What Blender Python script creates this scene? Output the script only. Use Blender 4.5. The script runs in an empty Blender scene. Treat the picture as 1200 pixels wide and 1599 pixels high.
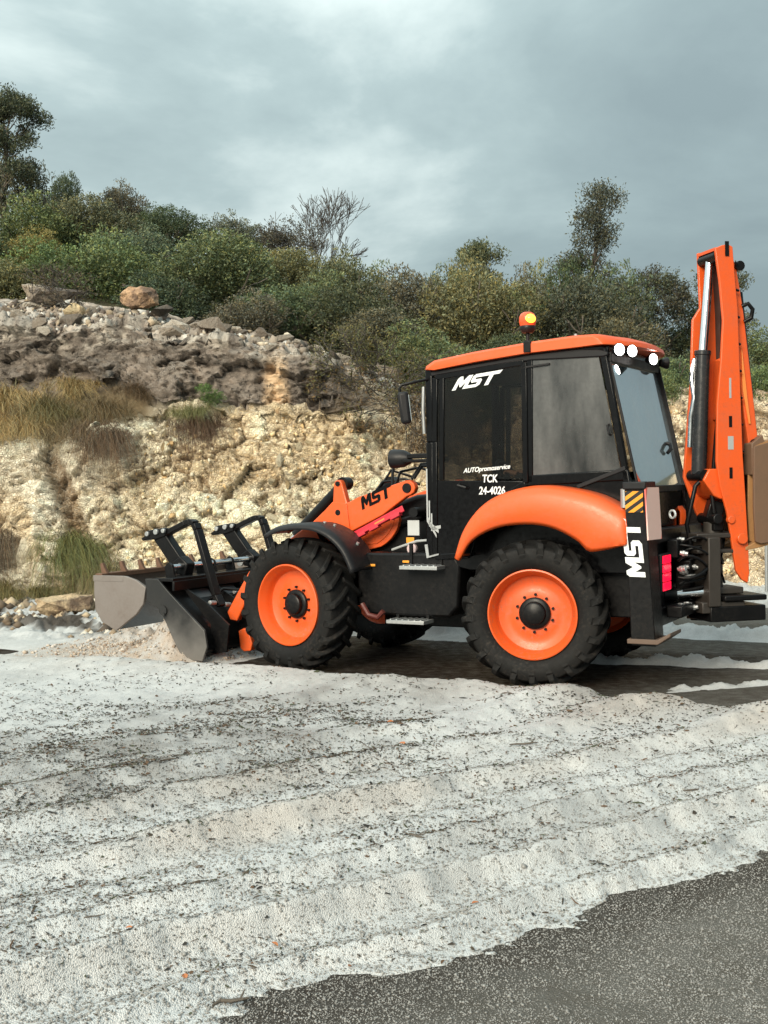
import bpy, bmesh, math, random
import numpy as np
from mathutils import Matrix, Vector, Euler

S = bpy.context.scene
COL = S.collection
rng = np.random.default_rng(7)
random.seed(7)
R = math.radians

# ------------------------------------------------------------------ camera
cam_d = bpy.data.cameras.new("camera")
cam_d.sensor_fit = 'VERTICAL'
cam_d.sensor_height = 24.0
cam_d.lens = 24.0 * 1900.0 / 1599.0
cam_d.clip_start = 0.1
cam_d.clip_end = 1000.0
cam = bpy.data.objects.new("camera", cam_d)
COL.objects.link(cam)
cam.matrix_world = Matrix.Translation((0, 0, 1.85)) @ Matrix.Rotation(R(88.5), 4, 'X') @ Matrix.Rotation(R(-1.0), 4, 'Z')
S.camera = cam

# ------------------------------------------------------------------ light
SUN_EL, SUN_AZ = R(27), R(207)      # azimuth measured clockwise from +Y
sun_dir = Vector((math.sin(SUN_AZ) * math.cos(SUN_EL), math.cos(SUN_AZ) * math.cos(SUN_EL), math.sin(SUN_EL)))
sd = bpy.data.lights.new("sun", 'SUN')
sd.energy = 2.5
sd.angle = R(28)
sd.color = (1.0, 0.89, 0.71)
sun = bpy.data.objects.new("sun", sd)
COL.objects.link(sun)
sun.rotation_euler = sun_dir.to_track_quat('Z', 'Y').to_euler()

W = bpy.data.worlds.new("World")
S.world = W
W.use_nodes = True
wn, wl = W.node_tree.nodes, W.node_tree.links
wn.clear()
wo = wn.new('ShaderNodeOutputWorld')
sky = wn.new('ShaderNodeTexSky')
sky.sky_type = 'NISHITA'
sky.sun_disc = False
sky.sun_elevation = SUN_EL
sky.sun_rotation = SUN_AZ
bg1 = wn.new('ShaderNodeBackground'); bg1.inputs['Strength'].default_value = 0.06
wl.new(sky.outputs[0], bg1.inputs['Color'])
tc = wn.new('ShaderNodeTexCoord')
sep = wn.new('ShaderNodeSeparateXYZ'); wl.new(tc.outputs['Generated'], sep.inputs[0])
def wmath(op, a, b=None, c=None):
    n = wn.new('ShaderNodeMath'); n.operation = op
    for i, v in enumerate((a, b, c)):
        if v is None: continue
        if isinstance(v, (int, float)): n.inputs[i].default_value = v
        else: wl.new(v, n.inputs[i])
    return n.outputs[0]
# project the view direction onto a flat cloud deck
den = wmath('ADD', wmath('MAXIMUM', sep.outputs[2], 0.0), 0.22)
cx = wmath('DIVIDE', sep.outputs[0], den); cy = wmath('DIVIDE', sep.outputs[1], den)
cmb = wn.new('ShaderNodeCombineXYZ'); wl.new(cx, cmb.inputs[0]); wl.new(cy, cmb.inputs[1])
mp = wn.new('ShaderNodeMapping'); wl.new(cmb.outputs[0], mp.inputs[0])
mp.inputs['Location'].default_value = (3.1, 1.35, 0)
n1 = wn.new('ShaderNodeTexNoise'); n1.inputs['Scale'].default_value = 1.15; n1.inputs['Detail'].default_value = 7; n1.inputs['Roughness'].default_value = 0.56
n1.inputs['Distortion'].default_value = 0.25
wl.new(mp.outputs[0], n1.inputs['Vector'])
grad = wmath('MULTIPLY', sep.outputs[0], -0.42)                  # brighter towards the light side of the deck
val = wmath('ADD', n1.outputs[0], grad)
val = wmath('ADD', wmath('ADD', wmath('MULTIPLY', wmath('SUBTRACT', val, 0.5), 1.25), 0.44), wmath('MULTIPLY', wmath('MINIMUM', wmath('MAXIMUM', sep.outputs[2], 0.0), 0.5), 0.42))
ramp = wn.new('ShaderNodeValToRGB'); wl.new(val, ramp.inputs[0])
e = ramp.color_ramp.elements
e[0].position = 0.28; e[0].color = (0.29, 0.372, 0.385, 1)
e[1].position = 0.80; e[1].color = (0.82, 0.94, 0.91, 1)
m_ = ramp.color_ramp.elements.new(0.47); m_.color = (0.365, 0.465, 0.472, 1)
m_ = ramp.color_ramp.elements.new(0.60); m_.color = (0.46, 0.575, 0.575, 1)
bg2 = wn.new('ShaderNodeBackground'); wl.new(ramp.outputs[0], bg2.inputs['Color'])
# overcast skies brighten towards the zenith
wl.new(wmath('ADD', 0.415, wmath('MULTIPLY', wmath('MAXIMUM', sep.outputs[2], 0.0), 0.80)), bg2.inputs['Strength'])
mixw = wn.new('ShaderNodeMixShader'); mixw.inputs[0].default_value = 0.92
wl.new(bg1.outputs[0], mixw.inputs[1]); wl.new(bg2.outputs[0], mixw.inputs[2])
wl.new(mixw.outputs[0], wo.inputs['Surface'])

S.view_settings.view_transform = 'Standard'
S.view_settings.look = 'None'
S.view_settings.exposure = 0.85
S.view_settings.gamma = 1.0
S.view_settings.use_curve_mapping = False
S.render.engine = 'CYCLES'
S.cycles.max_bounces = 8
S.cycles.transparent_max_bounces = 12
S.cycles.use_denoising = True

# ------------------------------------------------------------------ noise
def _h(ix, iy, iz, seed):
    with np.errstate(over='ignore'):
        h = (ix.astype(np.int64) * 374761393 + iy.astype(np.int64) * 668265263 + iz.astype(np.int64) * 2147483647 + seed * 1274126177) & 0xFFFFFFFF
        h = ((h ^ (h >> 13)) * 1274126177) & 0xFFFFFFFF
        h = ((h ^ (h >> 16)) * 2246822519) & 0xFFFFFFFF
        h = h ^ (h >> 15)
    return (h & 0xFFFFFF) / float(0xFFFFFF)
def vnoise(P, seed=0):
    P = np.asarray(P, float)
    I = np.floor(P); f = P - I; f = f * f * (3 - 2 * f); I = I.astype(np.int64)
    out = np.zeros(len(P))
    for dx in (0, 1):
        wx = f[:, 0] if dx else 1 - f[:, 0]
        for dy in (0, 1):
            wy = f[:, 1] if dy else 1 - f[:, 1]
            for dz in (0, 1):
                wz = f[:, 2] if dz else 1 - f[:, 2]
                out += wx * wy * wz * _h(I[:, 0] + dx, I[:, 1] + dy, I[:, 2] + dz, seed)
    return out
def vnoise2(x, y, seed=0):
    ix = np.floor(x); iy = np.floor(y); fx = x - ix; fy = y - iy
    fx = fx * fx * (3 - 2 * fx); fy = fy * fy * (3 - 2 * fy)
    ix = ix.astype(np.int64); iy = iy.astype(np.int64); z = np.zeros_like(ix)
    a = _h(ix, iy, z, seed); b = _h(ix + 1, iy, z, seed); c = _h(ix, iy + 1, z, seed); d = _h(ix + 1, iy + 1, z, seed)
    return (a * (1 - fx) + b * fx) * (1 - fy) + (c * (1 - fx) + d * fx) * fy
def fbm2(x, y, o=4, seed=0, g=0.5):
    s = 0; a = 1; t = 0
    for k in range(o):
        s = s + a * vnoise2(x * 2 ** k + 17.3 * k, y * 2 ** k - 9.1 * k, seed + k); t += a; a *= g
    return s / t - 0.5
def fbm(P, o=4, seed=0, g=0.5):
    s = 0; a = 1; t = 0
    for k in range(o):
        s = s + a * vnoise(P * 2 ** k + 11.7 * k, seed + k); t += a; a *= g
    return s / t - 0.5
def worley(P, seed=0):
    I = np.floor(P).astype(np.int64); f1 = np.full(len(P), 9.0); f2 = np.full(len(P), 9.0); idn = np.zeros(len(P))
    for dx in (-1, 0, 1):
        for dy in (-1, 0, 1):
            for dz in (-1, 0, 1):
                a, b, c = I[:, 0] + dx, I[:, 1] + dy, I[:, 2] + dz
                q = np.stack([a + _h(a, b, c, seed), b + _h(a, b, c, seed + 1), c + _h(a, b, c, seed + 2)], 1)
                d = np.sqrt(((q - P) ** 2).sum(1))
                m = d < f1
                f2 = np.where(m, f1, np.minimum(f2, d)); idn = np.where(m, _h(a, b, c, seed + 3), idn); f1 = np.where(m, d, f1)
    return f1, f2, idn
def facets(P, seed=0):
    """broken rock: every cell is a tilted plane of its own; returns height, border distance, cell id"""
    I = np.floor(P).astype(np.int64); f1 = np.full(len(P), 9.0); f2 = np.full(len(P), 9.0); S_ = np.zeros_like(P); K = np.zeros((len(P), 3), np.int64)
    for dx in (-1, 0, 1):
        for dy in (-1, 0, 1):
            for dz in (-1, 0, 1):
                k = I + np.array([dx, dy, dz])
                q = k + np.stack([_h(k[:, 0], k[:, 1], k[:, 2], seed + i) for i in range(3)], 1)
                d = np.abs(q - P).sum(1) * 0.45 + np.sqrt(((q - P) ** 2).sum(1)) * 0.6
                m = d < f1
                f2 = np.where(m, f1, np.minimum(f2, d)); S_[m] = q[m]; K[m] = k[m]; f1 = np.where(m, d, f1)
    idn = _h(K[:, 0], K[:, 1], K[:, 2], seed + 5); g = np.stack([_h(K[:, 0], K[:, 1], K[:, 2], seed + 6 + i) for i in range(3)], 1) - 0.5
    return (idn - 0.5) + 2.0 * ((P - S_) * g).sum(1), np.clip(f2 - f1, 0, 0.6), idn
def sstep(a, b, x):
    t = np.clip((x - a) / (b - a), 0, 1); return t * t * (3 - 2 * t)

# ------------------------------------------------------------------ mesh helpers
def fast_mesh(name, V, F, mat=None, col=None, smooth=False, uniform=None):
    """V (n,3), F (m,k) arrays with k corners each"""
    me = bpy.data.meshes.new(name)
    V = np.ascontiguousarray(V, np.float32); F = np.ascontiguousarray(F, np.int32)
    k = F.shape[1]
    me.vertices.add(len(V)); me.vertices.foreach_set('co', V.ravel())
    me.loops.add(F.size); me.loops.foreach_set('vertex_index', F.ravel())
    me.polygons.add(len(F)); me.polygons.foreach_set('loop_start', np.arange(0, F.size, k, dtype=np.int32))
    me.polygons.foreach_set('loop_total', np.full(len(F), k, np.int32))
    if smooth: me.polygons.foreach_set('use_smooth', np.ones(len(F), bool))
    me.update(calc_edges=True)
    if col is not None:
        at = me.color_attributes.new('Col', 'FLOAT_COLOR', 'POINT')
        c4 = np.ones((len(V), 4), np.float32); c4[:, :3] = col
        at.data.foreach_set('color', c4.ravel())
    if mat: me.materials.append(mat)
    return me
def grid_faces(nr, nc):
    i = np.arange((nr - 1) * (nc - 1)); r = i // (nc - 1); c = i % (nc - 1); a = r * nc + c
    return np.stack([a, a + 1, a + nc + 1, a + nc], 1)
def link(name, me, parent=None, loc=(0, 0, 0), rot=(0, 0, 0), scale=(1, 1, 1)):
    o = bpy.data.objects.new(name, me); COL.objects.link(o)
    o.parent = parent; o.location = loc; o.rotation_euler = rot; o.scale = scale
    return o
def thing(name, label, cat, loc=(0, 0, 0), rotz=0, group=None):
    o = link(name, None, None, loc, (0, 0, rotz)); o.empty_display_size = 0.3
    return tag(o, label, cat, group)
def tag(o, label, cat, group=None):
    o['label'] = label; o['category'] = cat
    if group: o['group'] = group
    return o

class G:
    """collects shapes, links them as ONE mesh"""
    def __init__(s, M=None): s.v = []; s.f = []; s.M = M
    def add(s, vs, fs):
        o = len(s.v)
        for p in vs:
            p = Vector(p); s.v.append(s.M @ p if s.M else p)
        s.f += [tuple(i + o for i in f) for f in fs]; return s
    def box(s, c, d, rot=None):
        h = Vector(d) / 2; vs = []
        for x in (-1, 1):
            for y in (-1, 1):
                for z in (-1, 1):
                    p = Vector((x * h.x, y * h.y, z * h.z))
                    if rot: p = Euler(rot).to_matrix() @ p
                    vs.append(p + Vector(c))
        return s.add(vs, [(0, 1, 3, 2), (4, 6, 7, 5), (0, 4, 5, 1), (2, 3, 7, 6), (0, 2, 6, 4), (1, 5, 7, 3)])
    def prism(s, pts, a, b):
        """polygon in (x,z) extruded along y"""
        n = len(pts)
        vs = [(x, a, z) for x, z in pts] + [(x, b, z) for x, z in pts]
        return s.add(vs, [tuple(range(n)), tuple(range(2 * n - 1, n - 1, -1))] + [(i, (i + 1) % n, n + (i + 1) % n, n + i) for i in range(n)])
    def poly(s, pts): return s.add(pts, [tuple(range(len(pts)))])
    def beam(s, p0, p1, w, h, up=(0, 0, 1)):
        p0, p1 = Vector(p0), Vector(p1); d = (p1 - p0).normalized(); up = Vector(up)
        if abs(d.dot(up)) > 0.98: up = Vector((1, 0, 0))
        sd_ = d.cross(up).normalized(); u2 = sd_.cross(d)
        vs = []
        for p in (p0, p1):
            for a, b in ((-1, -1), (1, -1), (1, 1), (-1, 1)): vs.append(p + sd_ * a * w / 2 + u2 * b * h / 2)
        return s.add(vs, [(0, 1, 2, 3), (7, 6, 5, 4), (0, 4, 5, 1), (1, 5, 6, 2), (2, 6, 7, 3), (3, 7, 4, 0)])
    def tube(s, path, r, n=8):
        path = [Vector(p) for p in path]; rs = r if isinstance(r, (list, tuple)) else [r] * len(path)
        vs = []; fs = []; prev = None
        for i, p in enumerate(path):
            d = (path[min(i + 1, len(path) - 1)] - path[max(i - 1, 0)]).normalized()
            if prev is None:
                a = d.cross(Vector((0, 0, 1)))
                if a.length < 0.05: a = d.cross(Vector((1, 0, 0)))
                a.normalize()
            else:
                a = (prev - d * prev.dot(d)).normalized()
            prev = a; b = d.cross(a)
            for k in range(n):
                t = 2 * math.pi * k / n; vs.append(p + (a * math.cos(t) + b * math.sin(t)) * rs[i])
        for i in range(len(path) - 1):
            for k in range(n):
                k2 = (k + 1) % n; fs.append((i * n + k, i * n + k2, (i + 1) * n + k2, (i + 1) * n + k))
        fs.append(tuple(range(n))[::-1]); fs.append(tuple((len(path) - 1) * n + k for k in range(n)))
        return s.add(vs, fs)
    def cyl(s, p0, p1, r, n=20): return s.tube([p0, p1], r, n)
    def lathe(s, prof, n=48, closed=False):
        """profile of (r, y) spun about the y axis"""
        m = len(prof); vs = []; fs = []
        for k in range(n):
            t = 2 * math.pi * k / n
            for r, y in prof: vs.append((r * math.cos(t), y, r * math.sin(t)))
        for k in range(n):
            k2 = (k + 1) % n
            for j in range(m if closed else m - 1):
                j2 = (j + 1) % m; fs.append((k * m + j, k * m + j2, k2 * m + j2, k2 * m + j))
        return s.add(vs, fs)
    def sphere(s, c, r, nu=16, nv=10):
        c = Vector(c); rr = Vector((r, r, r)) if isinstance(r, (int, float)) else Vector(r)
        vs = [c + Vector((0, 0, rr.z))]; fs = []
        for j in range(1, nv):
            ph = math.pi * j / nv
            for i in range(nu):
                t = 2 * math.pi * i / nu; vs.append(c + Vector((rr.x * math.sin(ph) * math.cos(t), rr.y * math.sin(ph) * math.sin(t), rr.z * math.cos(ph))))
        vs.append(c - Vector((0, 0, rr.z)))
        for i in range(nu): fs.append((0, 1 + i, 1 + (i + 1) % nu))
        for j in range(nv - 2):
            for i in range(nu): fs.append((1 + j * nu + i, 1 + (j + 1) * nu + i, 1 + (j + 1) * nu + (i + 1) % nu, 1 + j * nu + (i + 1) % nu))
        L = 1 + (nv - 2) * nu; b = len(vs) - 1
        for i in range(nu): fs.append((b, L + (i + 1) % nu, L + i))
        return s.add(vs, fs)
    def make(s, name, mat, parent=None, bevel=0, seg=2, smooth=35, recalc=True, solid=0, loc=(0, 0, 0), rot=(0, 0, 0), label=None):
        me = bpy.data.meshes.new(name)
        me.from_pydata([tuple(p) for p in s.v], [], s.f)
        if recalc:
            bm = bmesh.new(); bm.from_mesh(me); bmesh.ops.recalc_face_normals(bm, faces=bm.faces); bm.to_mesh(me); bm.free()
        if smooth:
            me.polygons.foreach_set('use_smooth', [True] * len(me.polygons)); me.set_sharp_from_angle(angle=R(smooth))
        me.materials.append(mat)
        o = link(name, me, parent, loc, rot)
        if solid:
            m = o.modifiers.new('solid', 'SOLIDIFY'); m.thickness = solid; m.offset = -1
        if bevel:
            m = o.modifiers.new('bevel', 'BEVEL'); m.width = bevel; m.segments = seg; m.limit_method = 'ANGLE'; m.angle_limit = R(40)
        if label: o['label'] = label
        return o

# ------------------------------------------------------------------ materials
class NT:
    def __init__(s, name):
        s.m = bpy.data.materials.new(name); s.m.use_nodes = True; s.t = s.m.node_tree; s.n = s.t.nodes; s.l = s.t.links
        s.b = s.n['Principled BSDF']; s.out = s.n['Material Output']; s._tc = None
    def new(s, t, **kw):
        n = s.n.new(t)
        for k, v in kw.items():
            if k in n.inputs.keys(): n.inputs[k].default_value = v
            else: setattr(n, k, v)
        return n
    def co(s):
        if not s._tc: s._tc = s.new('ShaderNodeTexCoord')
        return s._tc.outputs['Object']
    def noise(s, scale, detail=4, rough=0.55, vec=None):
        n = s.new('ShaderNodeTexNoise', Scale=scale, Detail=detail, Roughness=rough); s.l.new(vec or s.co(), n.inputs['Vector']); return n.outputs[0]
    def ramp(s, fac, stops):
        r = s.new('ShaderNodeValToRGB'); s.l.new(fac, r.inputs[0]); el = r.color_ramp.elements
        while len(el) < len(stops): el.new(0.5)
        for q, (p, c) in zip(el, stops):
            q.position = p; q.color = (c, c, c, 1) if isinstance(c, (int, float)) else (*c, 1)
        return r.outputs[0]
    def mix(s, fac, a, b, mode='MIX'):
        m = s.new('ShaderNodeMix', data_type='RGBA', blend_type=mode)
        for sock, v in ((m.inputs[0], fac), (m.inputs[6], a), (m.inputs[7], b)):
            if isinstance(v, (int, float)): sock.default_value = v
            elif isinstance(v, tuple): sock.default_value = (*v, 1)
            else: s.l.new(v, sock)
        return m.outputs[2]
    def math(s, op, a, b=None):
        n = s.new('ShaderNodeMath', operation=op)
        for i, v in enumerate((a, b)):
            if v is None: continue
            if isinstance(v, (int, float)): n.inputs[i].default_value = v
            else: s.l.new(v, n.inputs[i])
        return n.outputs[0]
    def bump(s, h, dist=0.01, strength=1.0, normal=None):
        n = s.new('ShaderNodeBump'); n.inputs['Distance'].default_value = dist; n.inputs['Strength'].default_value = strength
        s.l.new(h, n.inputs['Height'])
        if normal: s.l.new(normal, n.inputs['Normal'])
        return n.outputs[0]
    def set(s, name, v):
        i = s.b.inputs[name]
        if isinstance(v, (int, float)): i.default_value = v
        elif isinstance(v, tuple): i.default_value = (*v, 1)
        else: s.l.new(v, i)
        return s

def paint(name, c, rough=0.4, metal=0.0, dirt=0.25, dirt_col=(0.16, 0.13, 0.10), coat=0.0, bump=0.0, spec=0.5):
    t = NT(name); t.set('Specular IOR Level', spec)
    n = t.noise(3.2, 6, 0.65); n2 = t.noise(26, 4, 0.6)
    f = t.math('MULTIPLY', t.ramp(n, [(0.42, 0.0), (0.78, 1.0)]), t.ramp(n2, [(0.3, 0.2), (0.75, 1.0)]))
    f = t.math('MULTIPLY', f, dirt)
    t.set('Base Color', t.mix(f, c, dirt_col))
    t.set('Roughness', t.ramp(n2, [(0.2, max(rough - 0.1, 0.02)), (0.8, min(rough + 0.14, 1.0))]))
    t.set('Metallic', metal)
    if coat: t.set('Coat Weight', coat)
    if bump: t.set('Normal', t.bump(n2, bump))
    return t.m
ORANGE = paint('orange_paint', (0.70, 0.092, 0.011), 0.42, dirt=0.22, coat=0.06)
ORANGE_B = paint('orange_boom_paint', (0.70, 0.092, 0.011), 0.42, dirt=0.35, coat=0.1)
BLACK = paint('black_paint', (0.004, 0.004, 0.0045), 0.36, dirt=0.14, dirt_col=(0.035, 0.03, 0.026), spec=0.22)
BLACKG = paint('black_gloss', (0.003, 0.003, 0.0035), 0.16, dirt=0.10, dirt_col=(0.03, 0.027, 0.024), spec=0.25)
PLASTIC = paint('black_plastic', (0.008, 0.008, 0.0095), 0.45, dirt=0.2, dirt_col=(0.04, 0.036, 0.032), spec=0.3)
RUBBER = paint('tyre_rubber', (0.006, 0.006, 0.006), 0.7, dirt=0.4, dirt_col=(0.026, 0.021, 0.017), bump=0.002, spec=0.25)
STEEL = paint('worn_steel', (0.20, 0.175, 0.16), 0.52, metal=0.35, dirt=0.6, dirt_col=(0.10, 0.065, 0.045), bump=0.002)
DARKSTEEL = paint('scraped_steel', (0.020, 0.020, 0.020), 0.42, metal=0.3, dirt=0.4, dirt_col=(0.07, 0.06, 0.05))
# the paint is scoured off the lower half of the bucket cheeks
_t = DARKSTEEL.node_tree; _b = _t.nodes['Principled BSDF']; _src = _b.inputs['Base Color'].links[0].from_socket
_tc = _t.nodes.new('ShaderNodeTexCoord'); _sp = _t.nodes.new('ShaderNodeSeparateXYZ'); _t.links.new(_tc.outputs['Object'], _sp.inputs[0])
_no = _t.nodes.new('ShaderNodeTexNoise'); _no.inputs['Scale'].default_value = 5; _no.inputs['Detail'].default_value = 5; _t.links.new(_tc.outputs['Object'], _no.inputs['Vector'])
_ad = _t.nodes.new('ShaderNodeMath'); _ad.operation = 'MULTIPLY_ADD'; _t.links.new(_no.outputs[0], _ad.inputs[0]); _ad.inputs[1].default_value = 0.5; _t.links.new(_sp.outputs[2], _ad.inputs[2])
_rp = _t.nodes.new('ShaderNodeValToRGB'); _t.links.new(_ad.outputs[0], _rp.inputs[0]); _rp.color_ramp.elements[0].position = 0.38; _rp.color_ramp.elements[0].color = (1, 1, 1, 1); _rp.color_ramp.elements[1].position = 0.78; _rp.color_ramp.elements[1].color = (0, 0, 0, 1)
_mx = _t.nodes.new('ShaderNodeMix'); _mx.data_type = 'RGBA'; _t.links.new(_rp.outputs[0], _mx.inputs[0]); _t.links.new(_src, _mx.inputs[6]); _mx.inputs[7].default_value = (0.15, 0.14, 0.13, 1); _t.links.new(_mx.outputs[2], _b.inputs['Base Color'])
RUST = paint('rusty_steel', (0.13, 0.068, 0.040), 0.75, dirt=0.7, dirt_col=(0.07, 0.035, 0.02), bump=0.003)
TAN = paint('tan_bucket_paint', (0.33, 0.17, 0.065), 0.6, dirt=0.6, dirt_col=(0.13, 0.08, 0.045), bump=0.002)
BROWNP = paint('worn_brown_plate', (0.15, 0.085, 0.05), 0.6, dirt=0.6, dirt_col=(0.07, 0.05, 0.035))
GREASY = paint('greasy_plate', (0.028, 0.023, 0.019), 0.5, dirt=0.5, dirt_col=(0.03, 0.027, 0.024))
CHROME = paint('chrome', (0.80, 0.82, 0.84), 0.16, metal=1.0, dirt=0.05)
ALU = paint('alloy', (0.42, 0.43, 0.43), 0.42, metal=0.7, dirt=0.3)
CRIMSON = paint('crimson_paint', (0.56, 0.022, 0.045), 0.4, dirt=0.25)
WHITEP = paint('white_print', (0.78, 0.80, 0.80), 0.45, dirt=0.1)
GREYP = paint('grey_print', (0.36, 0.37, 0.37), 0.45, dirt=0.2)
YELLOWP = paint('amber_reflector', (0.75, 0.30, 0.03), 0.3, dirt=0.1)
CLOTH = paint('dark_cloth', (0.022, 0.024, 0.030), 0.9, dirt=0.1)
SKIN = paint('skin', (0.50, 0.29, 0.20), 0.55, dirt=0.05)
HAIR = paint('dark_hair', (0.02, 0.015, 0.012), 0.6, dirt=0.0)

def splash(m, z0, z1, amount, col):
    t = m.node_tree; b = t.nodes['Principled BSDF']; src = b.inputs['Base Color'].links[0].from_socket
    tc_ = t.nodes.new('ShaderNodeNewGeometry'); sp = t.nodes.new('ShaderNodeSeparateXYZ'); t.links.new(tc_.outputs['Position'], sp.inputs[0])
    no = t.nodes.new('ShaderNodeTexNoise'); no.inputs['Scale'].default_value = 34; no.inputs['Detail'].default_value = 5; no.inputs['Roughness'].default_value = 0.7; t.links.new(tc_.outputs['Position'], no.inputs['Vector'])
    n2 = t.nodes.new('ShaderNodeTexNoise'); n2.inputs['Scale'].default_value = 4; n2.inputs['Detail'].default_value = 4; t.links.new(tc_.outputs['Position'], n2.inputs['Vector'])
    mr = t.nodes.new('ShaderNodeMapRange'); mr.inputs[1].default_value = z0; mr.inputs[2].default_value = z1; mr.inputs[3].default_value = 1.0; mr.inputs[4].default_value = 0.0; t.links.new(sp.outputs[2], mr.inputs[0])
    rp = t.nodes.new('ShaderNodeValToRGB'); rp.color_ramp.elements[0].position = 0.50; rp.color_ramp.elements[1].position = 0.66; t.links.new(no.outputs[0], rp.inputs[0])
    r2 = t.nodes.new('ShaderNodeValToRGB'); r2.color_ramp.elements[0].position = 0.38; r2.color_ramp.elements[1].position = 0.65; t.links.new(n2.outputs[0], r2.inputs[0])
    f = None
    for k in (rp.outputs[0], r2.outputs[0], amount):
        mm = t.nodes.new('ShaderNodeMath'); mm.operation = 'MULTIPLY'; t.links.new(f or mr.outputs[0], mm.inputs[0])
        if isinstance(k, float): mm.inputs[1].default_value = k
        else: t.links.new(k, mm.inputs[1])
        f = mm.outputs[0]
    mx = t.nodes.new('ShaderNodeMix'); mx.data_type = 'RGBA'; t.links.new(f, mx.inputs[0]); t.links.new(src, mx.inputs[6]); mx.inputs[7].default_value = (*col, 1); t.links.new(mx.outputs[2], b.inputs['Base Color'])
splash(ORANGE, 0.2, 2.0, 0.75, (0.20, 0.13, 0.09)); splash(ORANGE_B, 0.4, 4.5, 0.5, (0.16, 0.09, 0.06)); splash(RUBBER, 0.0, 1.6, 0.9, (0.045, 0.036, 0.029)); splash(BLACK, 0.2, 1.6, 0.6, (0.030, 0.025, 0.021)); splash(PLASTIC, 0.4, 2.0, 0.6, (0.040, 0.034, 0.029))
def emit(name, c, s):
    t = NT(name); t.set('Base Color', c); t.set('Emission Color', c); t.set('Emission Strength', s); t.set('Roughness', 0.2); return t.m
LAMP = emit('lit_lamp', (1.0, 0.98, 0.93), 7.0)
REDL = emit('red_tail_lens', (0.95, 0.006, 0.04), 0.75)
AMBER = paint('amber_lens', (0.75, 0.10, 0.03), 0.25, dirt=0.1)
AMBERL = emit('amber_bulb', (1.0, 0.42, 0.03), 2.6)

def glass(name, tint, film=0.0, film_col=(0.2, 0.2, 0.2), ior=1.5, base=0.0):
    t = NT(name); t.n.remove(t.b)
    tr = t.new('ShaderNodeBsdfTransparent'); tr.inputs[0].default_value = (*tint, 1)
    gl = t.new('ShaderNodeBsdfGlossy'); gl.inputs['Roughness'].default_value = 0.03; gl.inputs[0].default_value = (1, 1, 1, 1)
    fr = t.new('ShaderNodeLayerWeight'); f0 = ((ior - 1) / (ior + 1)) ** 2
    fac = t.math('MULTIPLY', t.math('POWER', fr.outputs['Facing'], 5.0), 1 - f0); fac = t.math('ADD', fac, f0 + base)
    mx = t.new('ShaderNodeMixShader'); t.l.new(fac, mx.inputs[0]); t.l.new(tr.outputs[0], mx.inputs[1]); t.l.new(gl.outputs[0], mx.inputs[2])
    o = mx.outputs[0]
    if film:
        df = t.new('ShaderNodeBsdfDiffuse'); df.inputs[0].default_value = (*film_col, 1)
        mpn = t.new('ShaderNodeMapping'); mpn.inputs['Scale'].default_value = (1.7, 1.7, 0.5); t.l.new(t.co(), mpn.inputs[0])
        n = t.noise(1.6, 5, 0.6, mpn.outputs[0]); n2 = t.noise(30, 3, 0.6)
        f = t.math('MULTIPLY', t.ramp(n, [(0.34, 0.05), (0.70, 1.0)]), t.ramp(n2, [(0.2, 0.75), (0.8, 1.0)]))
        f = t.math('MULTIPLY', f, film)
        m2 = t.new('ShaderNodeMixShader'); t.l.new(f, m2.inputs[0]); t.l.new(o, m2.inputs[1]); t.l.new(df.outputs[0], m2.inputs[2]); o = m2.outputs[0]
    t.l.new(o, t.out.inputs['Surface']); return t.m
GLASS = glass('tinted_glass', (0.52, 0.51, 0.49), 0.02, (0.2, 0.21, 0.21), ior=1.30)
GLASS_Q = glass('dusty_quarter_glass', (0.10, 0.11, 0.11), 0.55, (0.24, 0.24, 0.235), base=0.02)
GLASS_R = glass('sky_sheen_rear_glass', (0.55, 0.66, 0.70), 0.30, (0.50, 0.62, 0.66), ior=1.7, base=0.42)  # pale blue film puts the sky's reflection into the glass colour

def hazard(name, c1, c2, scale, rot):
    t = NT(name)
    mpn = t.new('ShaderNodeMapping'); mpn.inputs['Rotation'].default_value = rot; t.l.new(t.co(), mpn.inputs[0])
    w = t.new('ShaderNodeTexWave', Scale=scale); w.wave_type = 'BANDS'; t.l.new(mpn.outputs[0], w.inputs[0])
    f = t.ramp(w.outputs['Fac'], [(0.49, 0.0), (0.51, 1.0)])
    t.set('Base Color', t.mix(f, c1, c2)); t.set('Roughness', 0.35); return t.m
HAZ_O = hazard('orange_black_chevron', (0.80, 0.30, 0.02), (0.012, 0.011, 0.01), 5.2, (0, R(55), 0))
HAZ_R = hazard('red_white_chevron', (0.70, 0.16, 0.13), (0.75, 0.52, 0.46), 3.0, (R(45), 0, 0))

# ------------------------------------------------------------------ vehicle frame
PSI = R(28.5)
UX, UY = -math.cos(PSI), math.sin(PSI)          # forward
LX, LY = -math.sin(PSI), -math.cos(PSI)         # left (the side towards the camera)
OX, OY = 1.7765, 11.6300                        # point on the road below the rear axle
def to_local(x, y):
    return (x - OX) * UX + (y - OY) * UY, (x - OX) * LX + (y - OY) * LY
def to_world(lx, ly):
    return OX + lx * UX + ly * LX, OY + lx * UY + ly * LY

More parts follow.
